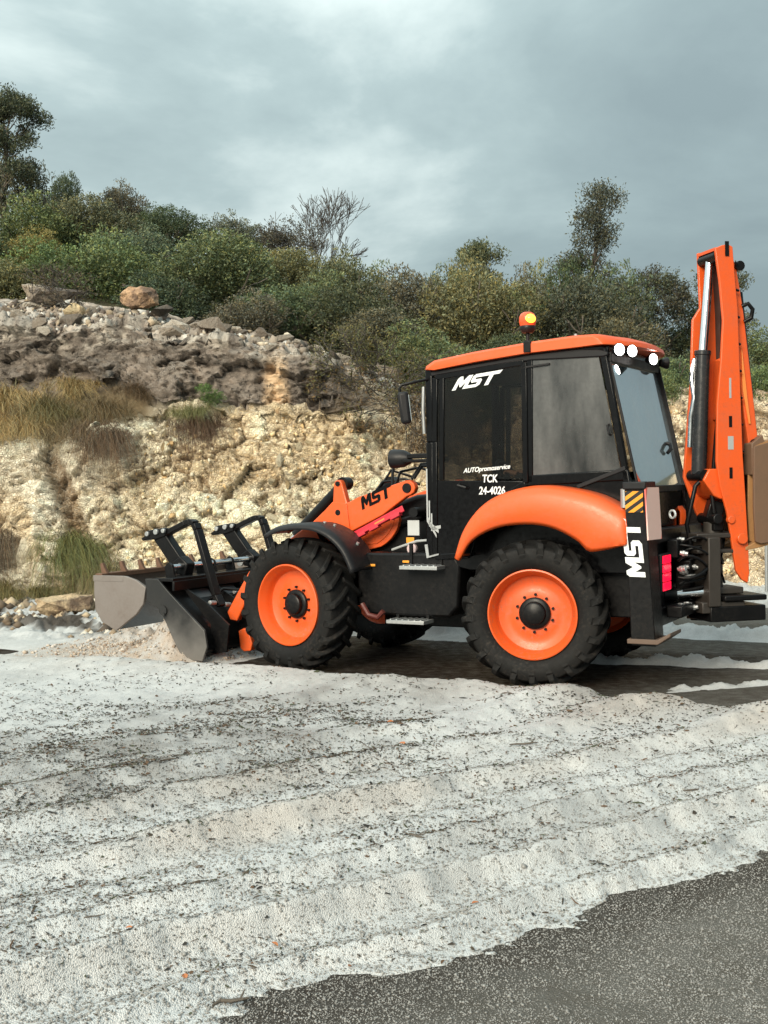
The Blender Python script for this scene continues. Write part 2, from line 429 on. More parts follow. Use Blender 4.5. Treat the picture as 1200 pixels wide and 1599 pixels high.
# ------------------------------------------------------------------ ground: asphalt
t = NT('wet_asphalt')
n1_ = t.noise(0.55, 5, 0.6); n2_ = t.noise(9, 5, 0.6); n3_ = t.noise(170, 3, 0.7)
vor = t.new('ShaderNodeTexVoronoi', Scale=95.0); t.l.new(t.co(), vor.inputs['Vector'])
base = t.mix(t.ramp(t.math('ADD', t.math('MULTIPLY', n1_, 0.5), t.math('MULTIPLY', t.noise(2.6, 5, 0.65), 0.5)), [(0.40, 0.0), (0.58, 1.0)]), (0.088, 0.079, 0.064), (0.165, 0.158, 0.142))
base = t.mix(t.math('MULTIPLY', t.ramp(n2_, [(0.42, 0.0), (0.7, 1.0)]), 0.6), base, (0.075, 0.055, 0.036))
base = t.mix(t.ramp(n3_, [(0.35, 0.0), (0.7, 0.75)]), base, (0.23, 0.225, 0.21))
spk = t.new('ShaderNodeSeparateColor'); t.l.new(vor.outputs['Color'], spk.inputs[0])
ch = t.math('MULTIPLY', t.ramp(spk.outputs[0], [(0.80, 0.0), (0.84, 1.0)]), t.ramp(vor.outputs['Distance'], [(0.30, 1.0), (0.42, 0.0)]))
base = t.mix(t.math('MULTIPLY', ch, 0.7), base, (0.34, 0.335, 0.32))
# the scraped lane: soaked mud, with the machine's shadow darkened into the colour
at = t.new('ShaderNodeAttribute', attribute_name='Col'); sc_ = t.new('ShaderNodeSeparateColor'); t.l.new(at.outputs['Color'], sc_.inputs[0])
wet = t.math('MULTIPLY', sc_.outputs[0], t.ramp(n2_, [(0.25, 0.65), (0.6, 1.0)]))
base = t.mix(wet, base, t.mix(n2_, (0.012, 0.008, 0.006), (0.036, 0.026, 0.020)))
t.set('Base Color', base); t.set('IOR', 1.13)
t.set('Roughness', t.mix(wet, t.ramp(n2_, [(0.3, 0.55), (0.7, 0.9)]), t.ramp(n2_, [(0.3, 0.40), (0.7, 0.75)])))
t.set('Normal', t.bump(t.math('ADD', n3_, t.math('MULTIPLY', vor.outputs['Distance'], -0.6)), 0.014))
ASPHALT = t.m
gx = np.concatenate([np.linspace(-120, -10, 12), np.linspace(-9, 9, 181), np.linspace(10, 120, 12)])
gy = np.concatenate([np.linspace(-120, 2, 12), np.linspace(3, 24, 211), np.linspace(26, 200, 12)])
XX, YY = np.meshgrid(gx, gy)
lx, ly = to_local(XX.ravel(), YY.ravel())
wet_shade_m = sstep(-1.75, -1.35, ly + 0.25 * fbm2(XX.ravel(), YY.ravel(), 3, 5)) * (1 - sstep(1.25, 1.7, ly + 0.25 * fbm2(XX.ravel(), YY.ravel(), 3, 9))) * sstep(-2.4, -0.6, lx - 0.35 * ly)  # lane mask: wet ground plus the shade painted under the machine
wet_shade_m = np.maximum(wet_shade_m, 0.5 * sstep(-4.6, -3.6, ly) * (1 - sstep(1.0, 1.6, ly)))
qq = (XX.ravel() + .62) * -.587 + (YY.ravel() - 4.12) * .81
wet_shade_m = np.maximum(wet_shade_m, 0.75 * sstep(-0.65, -0.05, qq + 0.5 * fbm2(XX.ravel() * 1.5, YY.ravel() * 1.5, 3, 13)) * (ly > 2.0))
road = link('road', fast_mesh('road', np.stack([XX.ravel(), YY.ravel(), np.zeros(XX.size)], 1), grid_faces(len(gy), len(gx)), ASPHALT, np.stack([wet_shade_m] * 3, 1)))
road['kind'] = 'structure'

# ------------------------------------------------------------------ ground: hail lying on the road
def hail_h(x, y):
    lx, ly = to_local(x, y)
    q = (x + .62) * -.587 + (y - 4.12) * .81
    p = (x + .62) * .81 + (y - 4.12) * .587
    wob = 0.30 * fbm2(p * 0.8, q * 0.3, 3, 21) + 0.10 * fbm2(p * 3.0, q * 1.5, 3, 22)
    # ragged slushy tongues along the near edge
    qe = q + wob * 0.45 + 0.30 * fbm2(p * 1.9 + q * 1.3, q * 0.5, 3, 33) + 0.26 * fbm2(p * 5.5 + q * 5, q * 3.0, 4, 23, 0.6) + 0.13 * fbm2(p * 20, q * 20, 3, 24) + 0.30 * np.maximum(fbm2(x * 8, y * 8, 4, 35) - 0.08, 0)
    qr = q + wob
    h = -0.03 + 0.036 * sstep(-0.10, 0.02, qe) + 0.022 * sstep(0.0, 0.22, qe)
    for q0, a, w_ in ((0.14, .045, .07), (0.33, -.02, .06), (0.54, .100, .10), (0.84, -.03, .10), (1.08, .060, .09), (1.40, .030, .12), (1.62, -.02, .08), (1.88, .085, .15), (2.22, -.035, .12), (2.70, .055, .18), (3.05, -.02, .12), (3.40, .065, .18), (4.2, .035, .25), (4.9, .03, .2)):
        amp = 1.05 * a * (0.55 + 0.9 * vnoise2(p * 0.55 + 7 * q0, p * 0 + q0, 41))
        d = qr - q0
        wv = np.where(d < 0, w_ * 0.55, w_ * 1.25)                      # steep on the near side
        h = h + amp * np.exp(-(d / wv) ** 2)
    h = h + 0.030 * fbm2(x * 2.1, y * 2.1, 4, 51) * sstep(0.1, 0.5, q) + 0.030 * fbm2(x * 8, y * 8, 3, 55) * sstep(0, 0.3, q)
    h = np.where(q > 0.30, np.maximum(h, 0.008 + 0.01 * fbm2(x * 6, y * 6, 3, 58)), h)
    # windrow left beside the scraped lane
    lyw = ly + 0.16 * fbm2(lx * 0.8, lx * 0, 3, 61)
    crest = np.interp(lx, [-6, -1.8, 0, 2.3, 4.2, 5.4, 7.5], [.05, .065, .085, .115, .105, .03, .0])
    bank = crest * np.exp(-(np.where(lyw < 1.75, (lyw - 1.75) / 0.20, (lyw - 1.75) / 0.55)) ** 2)
    edge = 1.40 + 0.14 * fbm2(lx * 2.2, ly * 0.3, 3, 62)
    front = sstep(edge - 0.08, edge + 0.12, ly)
    # right of the machine the windrow drifts off towards the camera
    h_front = (h + bank + 0.03) * front - 0.03
    # lane, far side
    n_f = fbm2(x * 1.3, y * 1.3, 5, 71); n_l = fbm2(x * 5.5, y * 5.5, 5, 72, 0.65)
    far = (0.03 + 0.10 * n_f + 0.09 * n_l) * sstep(-1.35, -1.75, ly) * sstep(0.4, 1.3, lx)
    verge = (0.10 + 0.30 * n_f + 0.13 * n_l) * sstep(-5.4, -7.0, ly + 1.0 * n_f)
    left = (0.11 + 0.42 * n_f + 0.17 * n_l + 0.16 * fbm2(x * 11, y * 11, 4, 74, 0.65)) * sstep(4.9, 5.7, lx + 0.8 * n_f) * sstep(1.0, -0.3, ly + 0.6 * n_f)
    ahead = (0.045 + 0.04 * n_f) * sstep(4.0, 4.3, lx) * sstep(1.9, 1.5, ly) * (1 - sstep(5.9, 6.3, lx + 0.5 * n_f) * sstep(0.8, 1.2, ly))
    s1 = (0.15 + 0.20 * n_l) * np.exp(-((ly + 2.85 + 0.5 * n_f + 0.25 * n_l) / 0.24) ** 2) * sstep(0.9, 0.2, lx) + 0.04 * n_l * np.exp(-((ly + 2.85) / 0.4) ** 2)
    s2 = (0.085 + 0.14 * n_l) * np.exp(-((ly + 0.62 - 0.19 * (lx + 0.24) + 0.35 * n_f + 0.25 * n_l) / 0.12) ** 2) * sstep(0.5, 0.0, lx)
    s3 = (0.045 + 0.12 * n_l) * np.exp(-((ly - 0.85 - 1.0 * (lx + 1.1) + 0.3 * n_l) / 0.13) ** 2) * sstep(-0.9, -1.2, lx) * sstep(-2.2, -1.7, lx)
    mound = 0.36 * np.exp(-(((lx - 2.32) / 0.26) ** 2 + ((ly + 2.1) / 0.32) ** 2)) * (1 + 1.1 * n_l)
    pile = 0.56 * (1 + 0.5 * fbm2(x * 16, y * 16, 3, 77)) * np.exp(-(((lx - 4.02) / 0.42) ** 2 + ((ly - 0.55) / 0.62) ** 2)) * (1 + 0.5 * n_l) + 0.12 * np.exp(-(((lx - 4.75) / 0.7) ** 2 + ((ly - 0.4) / 0.9) ** 2))
    hh = np.maximum.reduce([h_front, far + far * 0 - 0.03 * (far <= 0.004), verge - 0.03, left - 0.03, ahead - 0.02, s1 - 0.03 + 0.004, s2 - 0.02, s3 - 0.02, mound - 0.03, pile - 0.03])
    return np.where(q > -0.5, hh, -0.03)

ys = [3.3]
while ys[-1] < 23: ys.append(ys[-1] + 0.0032 * ys[-1] + 0.0015)
ys = np.array(ys); xs = np.arange(-8.2, 7.6, 0.0215)
def hail_sheet(xs, ys, keep, hide):
    XX, YY = np.meshgrid(xs, ys); X, Y = XX.ravel(), YY.ravel()
    keep0 = keep(X, Y)
    Hh_ = np.full(X.shape, -0.03); Hh_[keep0] = hail_h(X[keep0], Y[keep0])
    lx, ly = to_local(X, Y); q = (X + .62) * -.587 + (Y - 4.12) * .81; pp = (X + .62) * .81 + (Y - 4.12) * .587
    fine = np.zeros_like(X); fine[keep0] = 0.013 * fbm2(X[keep0] * 34, Y[keep0] * 34, 3, 81, 0.65)
    Z = Hh_ + fine * sstep(-0.01, 0.03, Hh_)
    # colour: clean grains, dirt ground into the grooves, a brown stain on two ridges, soil under the verge
    C = np.zeros((len(X), 3)); C[:] = (0.565, 0.575, 0.572)
    dirt = fbm2(X * 1.1, Y * 1.1, 4, 91) + 0.25 * fbm2(pp * 1.2, q * 6, 3, 92)
    zone = np.exp(-((q - 4.3) / 1.2) ** 2) * sstep(1.6, -0.8, X) + 0.45 * np.exp(-((q - 3.2) / 0.9) ** 2) + 0.4 * np.exp(-((q - 1.0) / 0.25) ** 2)
    pt = fbm2(X * 3.3, Y * 3.3, 4, 97)
    k = np.clip(0.03 + zone * (0.20 + 1.5 * np.clip(pt, 0, 1)) + 0.9 * dirt, 0, 0.75)[:, None]
    C = C * (1 - k) + np.array((0.20, 0.185, 0.17)) * k
    tan = (0.55 * np.exp(-((q - 1.80 + 0.1 * dirt) / 0.16) ** 2) * sstep(-0.2, 0.25, fbm2(pp * 0.7, q * 0, 2, 93) + 0.12) + 0.16 * np.exp(-((q - 0.56) / 0.14) ** 2)
           + 0.45 * np.exp(-((q - 2.7) / 0.25) ** 2) * np.clip(0.5 + 2 * dirt, 0, 1) + 0.25 * np.exp(-((ly - 1.75) / 0.4) ** 2))
    tan = np.maximum(tan, 0.75 * sstep(3.3, 3.7, lx) * sstep(1.75, 1.45, ly) * sstep(6.3, 5.3, lx) * sstep(-1.5, -0.8, ly))
    tan = np.clip(tan * np.where(lx > 3.2, 0.75 + 1.5 * fbm2(X * 7, Y * 7, 3, 98), 0.62), 0, 0.85)[:, None]
    C = C * (1 - tan) + np.array((0.44, 0.335, 0.25)) * tan
    soil = sstep(-0.04, 0.10, fbm2(X * 0.9, Y * 0.9, 4, 95) + 0.42 * fbm2(X * 4, Y * 6, 4, 96)) * sstep(0.4, -0.4, ly) * sstep(5.4, 6.0, lx)
    soil = np.maximum(soil, 0.55 * sstep(-1.2, -1.6, ly) * sstep(5.0, 3.0, lx) * sstep(0.3, 1.0, lx))[:, None]
    C = C * (1 - soil) + np.array((0.050, 0.036, 0.024)) * soil
    F = grid_faces(len(ys), len(xs))
    F = F[(Z[F] > -0.012).any(1) & keep0[F].all(1) & ~hide(X, Y)[F].all(1)]
    used = np.unique(F); remap = np.zeros(len(X), np.int64); remap[used] = np.arange(len(used))
    return np.stack([X, Y, Z], 1)[used], remap[F], C[used]
inner_ = lambda x, y: (np.abs(x) < 0.40 * y + 0.9) & (x > -8.2) & (x < 7.55) & (y > 3.3)
V1, F1, C1 = hail_sheet(xs, ys, inner_, lambda x, y: np.zeros(len(x), bool))
V2, F2, C2 = hail_sheet(np.arange(-15, 14, 0.075), np.arange(1.2, 23, 0.075), lambda x, y: np.ones(len(x), bool), inner_)     # coarser, off to both sides
t = NT('hail')
at = t.new('ShaderNodeAttribute', attribute_name='Col')
v1 = t.new('ShaderNodeTexVoronoi', Scale=165.0); t.l.new(t.co(), v1.inputs['Vector'])
nn = t.noise(14, 5, 0.65); nn2 = t.noise(60, 3, 0.7)
c = t.mix(t.ramp(nn, [(0.3, 0.0), (0.7, 0.45)]), at.outputs['Color'], t.mix(1.0, at.outputs['Color'], (0.62, 0.62, 0.63), 'MULTIPLY'))
c = t.mix(t.ramp(t.noise(120, 3, 0.75), [(0.56, 0.0), (0.68, 0.85)]), c, t.mix(1.0, c, (0.36, 0.33, 0.30), 'MULTIPLY'))
c = t.mix(t.ramp(v1.outputs['Distance'], [(0.0, 0.22), (0.4, 0.0)]), c, (0.70, 0.70, 0.69))
t.set('Base Color', c); t.set('Roughness', 0.55); t.set('Specular IOR Level', 0.4)
hgt = t.math('ADD', t.math('MULTIPLY', v1.outputs['Distance'], -1.0), t.math('MULTIPLY', nn2, 0.8))
t.set('Normal', t.bump(hgt, 0.007, 0.7))
HAIL = t.m
hail = link('hail_layer', fast_mesh('hail_layer', np.concatenate([V1, V2]), np.concatenate([F1, F2 + len(V1)]), HAIL, np.concatenate([C1, C2]), True))
hail['kind'] = 'stuff'

# loose hailstones: on the asphalt at the camera's feet and over the near hail
def octs(P, r, rz=None):
    n = len(P); d = np.array([[1, 0, 0], [-1, 0, 0], [0, 1, 0], [0, -1, 0], [0, 0, .8], [0, 0, -.8]])
    a = rng.uniform(0, 6.28, n); ca, sa = np.cos(a), np.sin(a)
    V = np.zeros((n, 6, 3))
    for i, q_ in enumerate(d):
        V[:, i, 0] = P[:, 0] + r * (q_[0] * ca - q_[1] * sa); V[:, i, 1] = P[:, 1] + r * (q_[0] * sa + q_[1] * ca); V[:, i, 2] = P[:, 2] + r * q_[2]
    T = np.array([[0, 2, 4], [2, 1, 4], [1, 3, 4], [3, 0, 4], [2, 0, 5], [1, 2, 5], [3, 1, 5], [0, 3, 5]])
    return V.reshape(-1, 3), (np.arange(n)[:, None, None] * 6 + T).reshape(-1, 3)
def scatter(n, y0, y1, spread=0.34):
    y = y0 * (y1 / y0) ** rng.uniform(0, 1, n); x = rng.uniform(-1, 1, n) * (spread * y + 0.15); return x, y
t = NT('hailstone'); t.set('Base Color', t.mix(t.noise(9, 2), (0.12, 0.116, 0.108), (0.36, 0.355, 0.34))); t.set('Roughness', 0.35); STONEH = t.m
x, y = scatter(210000, 3.5, 8.5); q_ = (x + .62) * -.587 + (y - 4.12) * .81
h0 = hail_h(x, y)
bare = h0 < -0.004
dens = vnoise2(x * 1.7, y * 1.7, 111) * 0.6 + vnoise2(x * 7, y * 7, 112) * 0.4 + 0.25 * sstep(-0.1, -1.2, q_)
h1 = hail_h(x - .587 * .09, y + .81 * .09); h2 = hail_h(x - .587 * .22, y + .81 * .22)
dens = dens + 0.45 * (h1 > 0) + 0.16 * (h2 > 0)
kp = bare & (dens + 0.5 * np.exp(np.minimum(q_, 0) / 0.10) > 0.36 + 0.35 * rng.uniform(0, 1, len(x))) & (q_ > -2.6) | (~bare & (rng.uniform(0, 1, len(x)) < 0.34))
x, y, h0, bare = x[kp], y[kp], h0[kp], bare[kp]
rr = np.where(bare, rng.gamma(2.2, 0.00080, len(x)) + 0.0006, rng.gamma(6, 0.00075, len(x)))
fz = 0.013 * fbm2(x * 34, y * 34, 3, 81, 0.65)
zz = np.where(bare, rr * 0.4, h0 + fz * sstep(-0.01, 0.03, h0) + rr * 0.25)
V_, F_ = octs(np.stack([x, y, zz], 1), rr)
o = link('loose_hailstones', fast_mesh('loose_hailstones', V_, F_, STONEH)); o['kind'] = 'stuff'

# clods churned up in front of the bucket, and broken stone along the verge
n_ = 5200; lx_ = rng.uniform(3.35, 6.0, n_); ly_ = rng.normal(0.55, 0.55, n_); x, y = to_world(lx_, ly_); h0 = hail_h(x, y)
kp = (h0 > 0.02) & (ly_ < 1.6) & (rng.uniform(0, 1, n_) < np.clip(1.5 - 0.5 * (lx_ - 3.4), 0.15, 1)); x, y, h0 = x[kp], y[kp], h0[kp]; rr = rng.gamma(1.6, 0.0042, len(x)) + 0.003
V_, F_ = octs(np.stack([x, y, h0 + rr * .3], 1), rr)
cc = np.array([(0.46, 0.39, 0.32), (0.52, 0.47, 0.42), (0.40, 0.32, 0.25), (0.26, 0.19, 0.14)])[rng.integers(0, 4, len(x))]
t = NT('clod'); at = t.new('ShaderNodeAttribute', attribute_name='Col'); t.set('Base Color', at.outputs['Color']); t.set('Roughness', 0.8); CLOD = t.m
o = link('churned_hail', fast_mesh('churned_hail', V_, F_, CLOD, np.repeat(cc, 6, 0))); o['kind'] = 'stuff'
n_ = 2600; x = rng.uniform(-8.5, -2.2, n_); y = rng.uniform(13.2, 19.3, n_); lx_, ly_ = to_local(x, y); h0 = hail_h(x, y)
kp = (lx_ > 5.6) & (ly_ < 0.1) & (fbm2(x * 1.2, y * 1.2, 3, 131) + 0.10 * rng.normal(size=n_) > 0.02); x, y, h0 = x[kp], y[kp], np.maximum(h0[kp], 0); rr = rng.gamma(1.8, 0.020, len(x)) + 0.012
V_, F_ = octs(np.stack([x, y, h0 + rr * .25], 1), rr); V_ = V_ + rng.normal(0, 0.004, V_.shape)
cc = np.array([(0.42, 0.33, 0.22), (0.55, 0.50, 0.42), (0.12, 0.085, 0.055), (0.07, 0.05, 0.034), (0.24, 0.18, 0.12)])[rng.integers(0, 5, len(x))]
o = link('broken_stone', fast_mesh('broken_stone', V_, F_, CLOD, np.repeat(cc, 6, 0))); o['kind'] = 'stuff'

# shredded leaves and needles on the hail: thousands of slivers
def slivers(x, y, z, L, wd):
    n = len(x); a = rng.uniform(0, 6.28, n); tilt = rng.normal(0, 0.25, n); bend = rng.normal(0, 0.5, n)
    V = np.zeros((n, 6, 3))
    for j, s_ in enumerate((-0.5, 0.0, 0.5)):
        aa = a + bend * s_
        cxx = x + L * s_ * np.cos(aa); cyy = y + L * s_ * np.sin(aa); czz = z + L * s_ * np.sin(tilt) + 0.15 * L * (0.25 - s_ * s_)
        wj = wd * (1.0 if j == 1 else 0.45)
        for m_i, sg in enumerate((-1, 1)):
            V[:, j * 2 + m_i, 0] = cxx - np.sin(aa) * wj * sg; V[:, j * 2 + m_i, 1] = cyy + np.cos(aa) * wj * sg; V[:, j * 2 + m_i, 2] = czz + wj * 0.6 * sg
    Q = np.array([[0, 1, 3, 2], [2, 3, 5, 4]])
    return V.reshape(-1, 3), (np.arange(n)[:, None, None] * 6 + Q).reshape(-1, 4)
x, y = scatter(230000, 3.6, 12.5, 0.36)
q_ = (x + .62) * -.587 + (y - 4.12) * .81; lx_, ly_ = to_local(x, y)
h0 = hail_h(x, y)
pr_ = 0.16 + 1.0 * np.exp(-((q_ - 4.3) / 1.3) ** 2) * sstep(1.6, -0.8, x) + 0.35 * np.exp(-((q_ - 3.0) / 1.0) ** 2) + 0.25 * np.exp(-((q_ - 1.0) / 0.35) ** 2) + 0.2 * np.exp(-((q_ - 1.8) / 0.2) ** 2)
pr_ = pr_ * np.clip(0.30 + 2.4 * (vnoise2(x * 1.7, y * 2.6, 121) - 0.38) + 2.0 * (vnoise2(x * 9, y * 13, 122) - 0.45), 0.10, 1.8)
kp = (h0 > 0.004) & (ly_ > 1.45) & (rng.uniform(0, 1, len(x)) < pr_ * 0.58)
x, y, h0 = x[kp], y[kp], h0[kp]
L = (rng.gamma(1.3, 0.0085, len(x)) + 0.0025) * (1 + 0.06 * (y - 4)); wd = np.minimum(rng.gamma(2.2, 0.0009, len(x)) + 0.0006, L * .35) * (1 + 0.09 * (y - 4))
fz = 0.013 * fbm2(x * 34, y * 34, 3, 81, 0.65)
V_, F_ = slivers(x, y, h0 + fz + 0.005, L, wd)
pal = np.array([(0.030, 0.022, 0.014), (0.05, 0.035, 0.02), (0.016, 0.014, 0.011), (0.09, 0.05, 0.025), (0.04, 0.045, 0.02)])
cc = pal[rng.integers(0, 5, len(x))]
t = NT('leaf_scraps'); at = t.new('ShaderNodeAttribute', attribute_name='Col'); t.set('Base Color', at.outputs['Color']); t.set('Roughness', 0.8); SCRAP = t.m
o = link('leaf_litter', fast_mesh('leaf_litter', V_, F_, SCRAP, np.repeat(cc, 6, 0))); o['kind'] = 'stuff'

# ------------------------------------------------------------------ cliff
def zr(x): return np.interp(x, [-12, -6.5, -4.5, -2.5, -1, 1, 3, 12], [5.8, 5.6, 5.25, 4.75, 4.25, 3.75, 3.6, 3.6])
def hill(x, y):
    sl = np.interp(x, [-12, -5, 0, 6, 12], [.25, .24, .20, .17, .17])
    near = np.interp(x, [-6, -1, 1, 4], [.30, .26, .22, .2])
    return np.where(y < 24, zr(x) - (24 - y) * near, zr(x) + sl * np.minimum(y - 24, 16) - 0.25 * sstep(24, 25, y) - 0.15 * np.maximum(y - 40, 0))
nc, nr = 600, 330
cx_ = np.linspace(-10.5, 10.5, nc)
sv = np.concatenate([np.linspace(0, 3, 150, endpoint=False), np.linspace(3, 4, 24, endpoint=False), np.linspace(4, 5, 66, endpoint=False), np.linspace(5, 6, 90)])
def pw(xs_, ys_): return np.interp(cx_, xs_, ys_)
zp = pw([-10, -6.2, -5.2, -4.3, -3.4, -2.5, -1.2, -0.3, 0.6, 3, 5, 10], [2.5, 2.62, 2.68, 2.95, 3.12, 3.10, 2.98, 2.9, 2.75, 2.9, 2.95, 2.9])
ledge_y = pw([-10, -6, -4.4, -3.6, 0, 10], [1.1, 0.95, 0.75, 0.18, 0.2, 0.4])
ledge_z = pw([-10, -6, -4.4, -3.6, -1, 0.5, 10], [1.05, 0.95, 0.65, 0.06, 0.05, 0.12, 0.2])
dark_h = pw([-10, -6, -4.5, -3.4, -2, -1.2, -0.2, 0.6, 10], [1.0, 0.95, 1.0, 1.12, 0.98, 0.92, 0.55, 0.15, 0.12])
dark_y = pw([-10, -1.2, 0.4, 10], [0.16, 0.16, 0.3, 0.3])
y0 = 19.55 + 0.35 * np.sin(cx_ * 0.45 + 0.8) + 0.15 * np.sin(cx_ * 1.3)
PY = [y0 - 0.55, y0 - 0.1, y0 + 0.22, y0 + 0.5, y0 + 0.5 + ledge_y, y0 + 0.5 + ledge_y + dark_y, np.full(nc, 24.6)]
PZ = [np.full(nc, -0.08), zp * 0.13, zp * 0.58, zp, zp + ledge_z, zp + ledge_z + dark_h, zr(cx_) + 0.02]
PY = np.array(PY); PZ = np.array(PZ)
i0 = np.minimum(sv.astype(int), 5); fr = sv - i0
Yc = PY[i0] * (1 - fr[:, None]) + PY[i0 + 1] * fr[:, None]
Zc = PZ[i0] * (1 - fr[:, None]) + PZ[i0 + 1] * fr[:, None]
Xc = np.tile(cx_, (len(sv), 1)); Sv = np.tile(sv[:, None], (1, nc))
P = np.stack([Xc.ravel(), Yc.ravel(), Zc.ravel()], 1); sv_ = Sv.ravel()
# soften the piecewise profile a little, then push the rock out
dYr = np.gradient(Yc, axis=0); dZr = np.gradient(Zc, axis=0)
nl = np.sqrt(dYr ** 2 + dZr ** 2) + 1e-9
N = np.stack([np.zeros(nl.size), (-dZr / nl).ravel(), (dYr / nl).ravel()], 1)
wrp = np.stack([fbm(P * 1.3, 3, 201), fbm(P * 1.3, 3, 202), fbm(P * 1.3, 3, 203)], 1)
zn = sv_ + 0.35 * wrp[:, 0] + 0.15 * fbm(P * 3, 3, 204)
pale = sstep(3.10, 2.92, zn); dark = sstep(3.7, 3.95, zn) * sstep(5.10, 4.98, zn) * sstep(0.5, -0.6, P[:, 0]); rub = sstep(4.98, 5.08, zn)
ledge = 1 - np.clip(pale + dark + rub, 0, 1)
Q = P * np.array([1, 1, 1.25]) + wrp * 0.5
jit = 0.30 * np.stack([fbm(P * 5, 3, 206), fbm(P * 5, 3, 207), fbm(P * 5, 3, 208)], 1)
hb, big, idb = facets((Q + jit) * np.array([1.1, 1.1, 1.2]), 211)
hm, med, idm = facets((Q + jit * .6) * np.array([3.0, 3.0, 3.6]), 221)
hs_, sml, idk = facets(Q * 7.5 + jit, 231)
zoneb = sstep(-0.08, 0.10, 0.8 * fbm(P * 0.9, 3, 241) + np.interp(P[:, 0], [-6.5, -4.8, -3.4, 0], [0.25, 0.16, -0.10, -0.5]))   # blocky white rock on the left
rubz = sstep(-0.06, 0.16, fbm(P * 1.1, 3, 243) + np.interp(P[:, 2], [0.5, 2.0, 2.9], [-0.12, 0.0, 0.16]))                        # crumbly zones, mostly near the top
d_pale = (0.60 * fbm(P * 0.6, 3, 251) + 0.22 * fbm(P * np.array([2.2, 2.2, 1.3]), 3, 252) + (0.20 + 0.10 * zoneb) * hb * sstep(0, .05, big + .02)
          + (0.060 + 0.05 * zoneb) * hm - 0.10 * sstep(0.07, 0.0, med) * (1 - .4 * zoneb) - 0.12 * sstep(0.06, 0, big) + (0.020 + 0.045 * rubz) * hs_ - 0.035 * rubz * sstep(.1, 0, sml) + 0.06 * fbm(P * 9, 4, 255, 0.6))
hd_, bd_, id2 = facets((P + wrp * .5 + jit * .6) * np.array([1.3, 1.3, 3.2]), 236)
he_, be_, id3 = facets((P + jit * .5) * np.array([4.5, 4.5, 8.0]), 238)
str_ = fbm(P * np.array([0.7, 0.7, 3.2]), 4, 261)
pit = sstep(0.17, 0.26, fbm(P * np.array([7.5, 7.5, 9.0]), 3, 265)) * sstep(-0.05, 0.12, fbm(P * 1.2, 2, 267))
d_dark = 0.20 * hd_ + 0.055 * he_ + 0.28 * str_ + 0.25 * fbm(P * 1.1, 3, 262) + 0.08 * fbm(P * 9, 4, 263, 0.7) + 0.06 * hs_ - 0.12 * pit + 0.04
d_rub = 0.35 * fbm(P * 0.9, 3, 271) + 0.10 * hm + 0.05 * hs_ + 0.06 * fbm(P * 7, 3, 272)
d_led = 0.26 * fbm(P * 1.4, 4, 281) + 0.11 * hm + 0.04 * hs_ + 0.08 * fbm(P * 9, 3, 282)
D = pale * d_pale + dark * d_dark + rub * d_rub + ledge * d_led
D *= sstep(0, 0.25, sv_ + 0.05) * (1 - 0.7 * sstep(5.7, 6.0, sv_))
# a gully down the white rock on the left
gul = np.exp(-((P[:, 0] + 5.15 - 0.28 * np.sin(P[:, 2] * 1.7)) / 0.20) ** 2) * sstep(1.0, 1.5, sv_) * sstep(3.1, 2.5, sv_)
D -= 0.38 * gul
PC = P + N * D[:, None]
var = fbm(P * 0.8, 4, 291); fv = fbm(P * 5, 4, 292)
cp = np.array((0.93, 0.83, 0.61)) * (1 + 0.30 * fv[:, None]) * (0.84 + 0.24 * idm[:, None] + 0.10 * idk[:, None])
cw = np.array((0.93, 0.86, 0.68)) * (1 + 0.25 * fv[:, None]) * (0.9 + 0.15 * idm[:, None])
cpl = cp * (1 - zoneb[:, None]) + cw * zoneb[:, None]
pink = sstep(-0.6, 0.9, P[:, 0] + 1.2 * var)[:, None] * 0.45
cpl = cpl * (1 - pink) + np.array((0.68, 0.45, 0.27)) * (1 + 0.5 * fv[:, None]) * pink
och = sstep(0.03, 0.20, var + 0.35 * fbm(P * np.array([3, 3, .7]), 3, 299))[:, None] * 0.55; cpl = cpl * (1 - och) + np.array((0.70, 0.48, 0.23)) * och
crk = fbm(P * 3.1, 3, 301)                                        # the joints are filled with earth only in places
cre = np.maximum(sstep(0.12, 0.03, med) * sstep(-0.20, 0.05, crk), sstep(0.07, 0.015, big) * 0.95); cre = np.maximum(cre, 0.75 * rubz * sstep(0.12, 0.03, sml))
cre = np.maximum(cre * (0.72 - 0.30 * zoneb), 0.8 * sstep(0.25, 0.7, gul))[:, None]
cpl = cpl * (1 - cre) + np.array((0.20, 0.12, 0.055)) * cre
low = (sstep(-0.05, 0.18, fbm(P * 1.6, 3, 293) + 0.10 - 0.28 * P[:, 2]) * sstep(-3.8, -4.6, P[:, 0]))[:, None] * 0.85
cpl = cpl * (1 - low) + np.array((0.20, 0.12, 0.065)) * low
cdk = np.array((0.215, 0.178, 0.148)) * (0.75 + 0.5 * id3[:, None]) * (1 + 1.6 * fv[:, None]) * (0.8 + 0.8 * fbm(P * np.array([5, 5, 0.8]), 3, 298)[:, None]) * (0.85 + 0.7 * str_[:, None])
dust = (sstep(4.55, 5.02, zn + 0.9 * fbm(P * 3, 4, 303)) * sstep(-0.12, 0.12, fbm(P * 7, 3, 304)))[:, None] * 0.75
cdk = cdk * (1 - dust) + np.array((0.52, 0.47, 0.40)) * dust
scar = (np.exp(-(((P[:, 0] + 1.75 + 0.15 * fv) / 0.19) ** 4 + ((P[:, 2] - 3.45) / 0.42) ** 4)))[:, None]
cdk = cdk * (1 - scar) + (np.array((0.62, 0.44, 0.27)) * (1 + 0.5 * fv[:, None])) * scar
crb = np.array((0.27, 0.225, 0.185)) * (0.35 + 1.25 * idm[:, None]) * (1 + 0.8 * fv[:, None])
snow = sstep(0.04, 0.16, fbm(P * 2.3, 4, 295)) * sstep(-1.5, 0.2, var * 4)
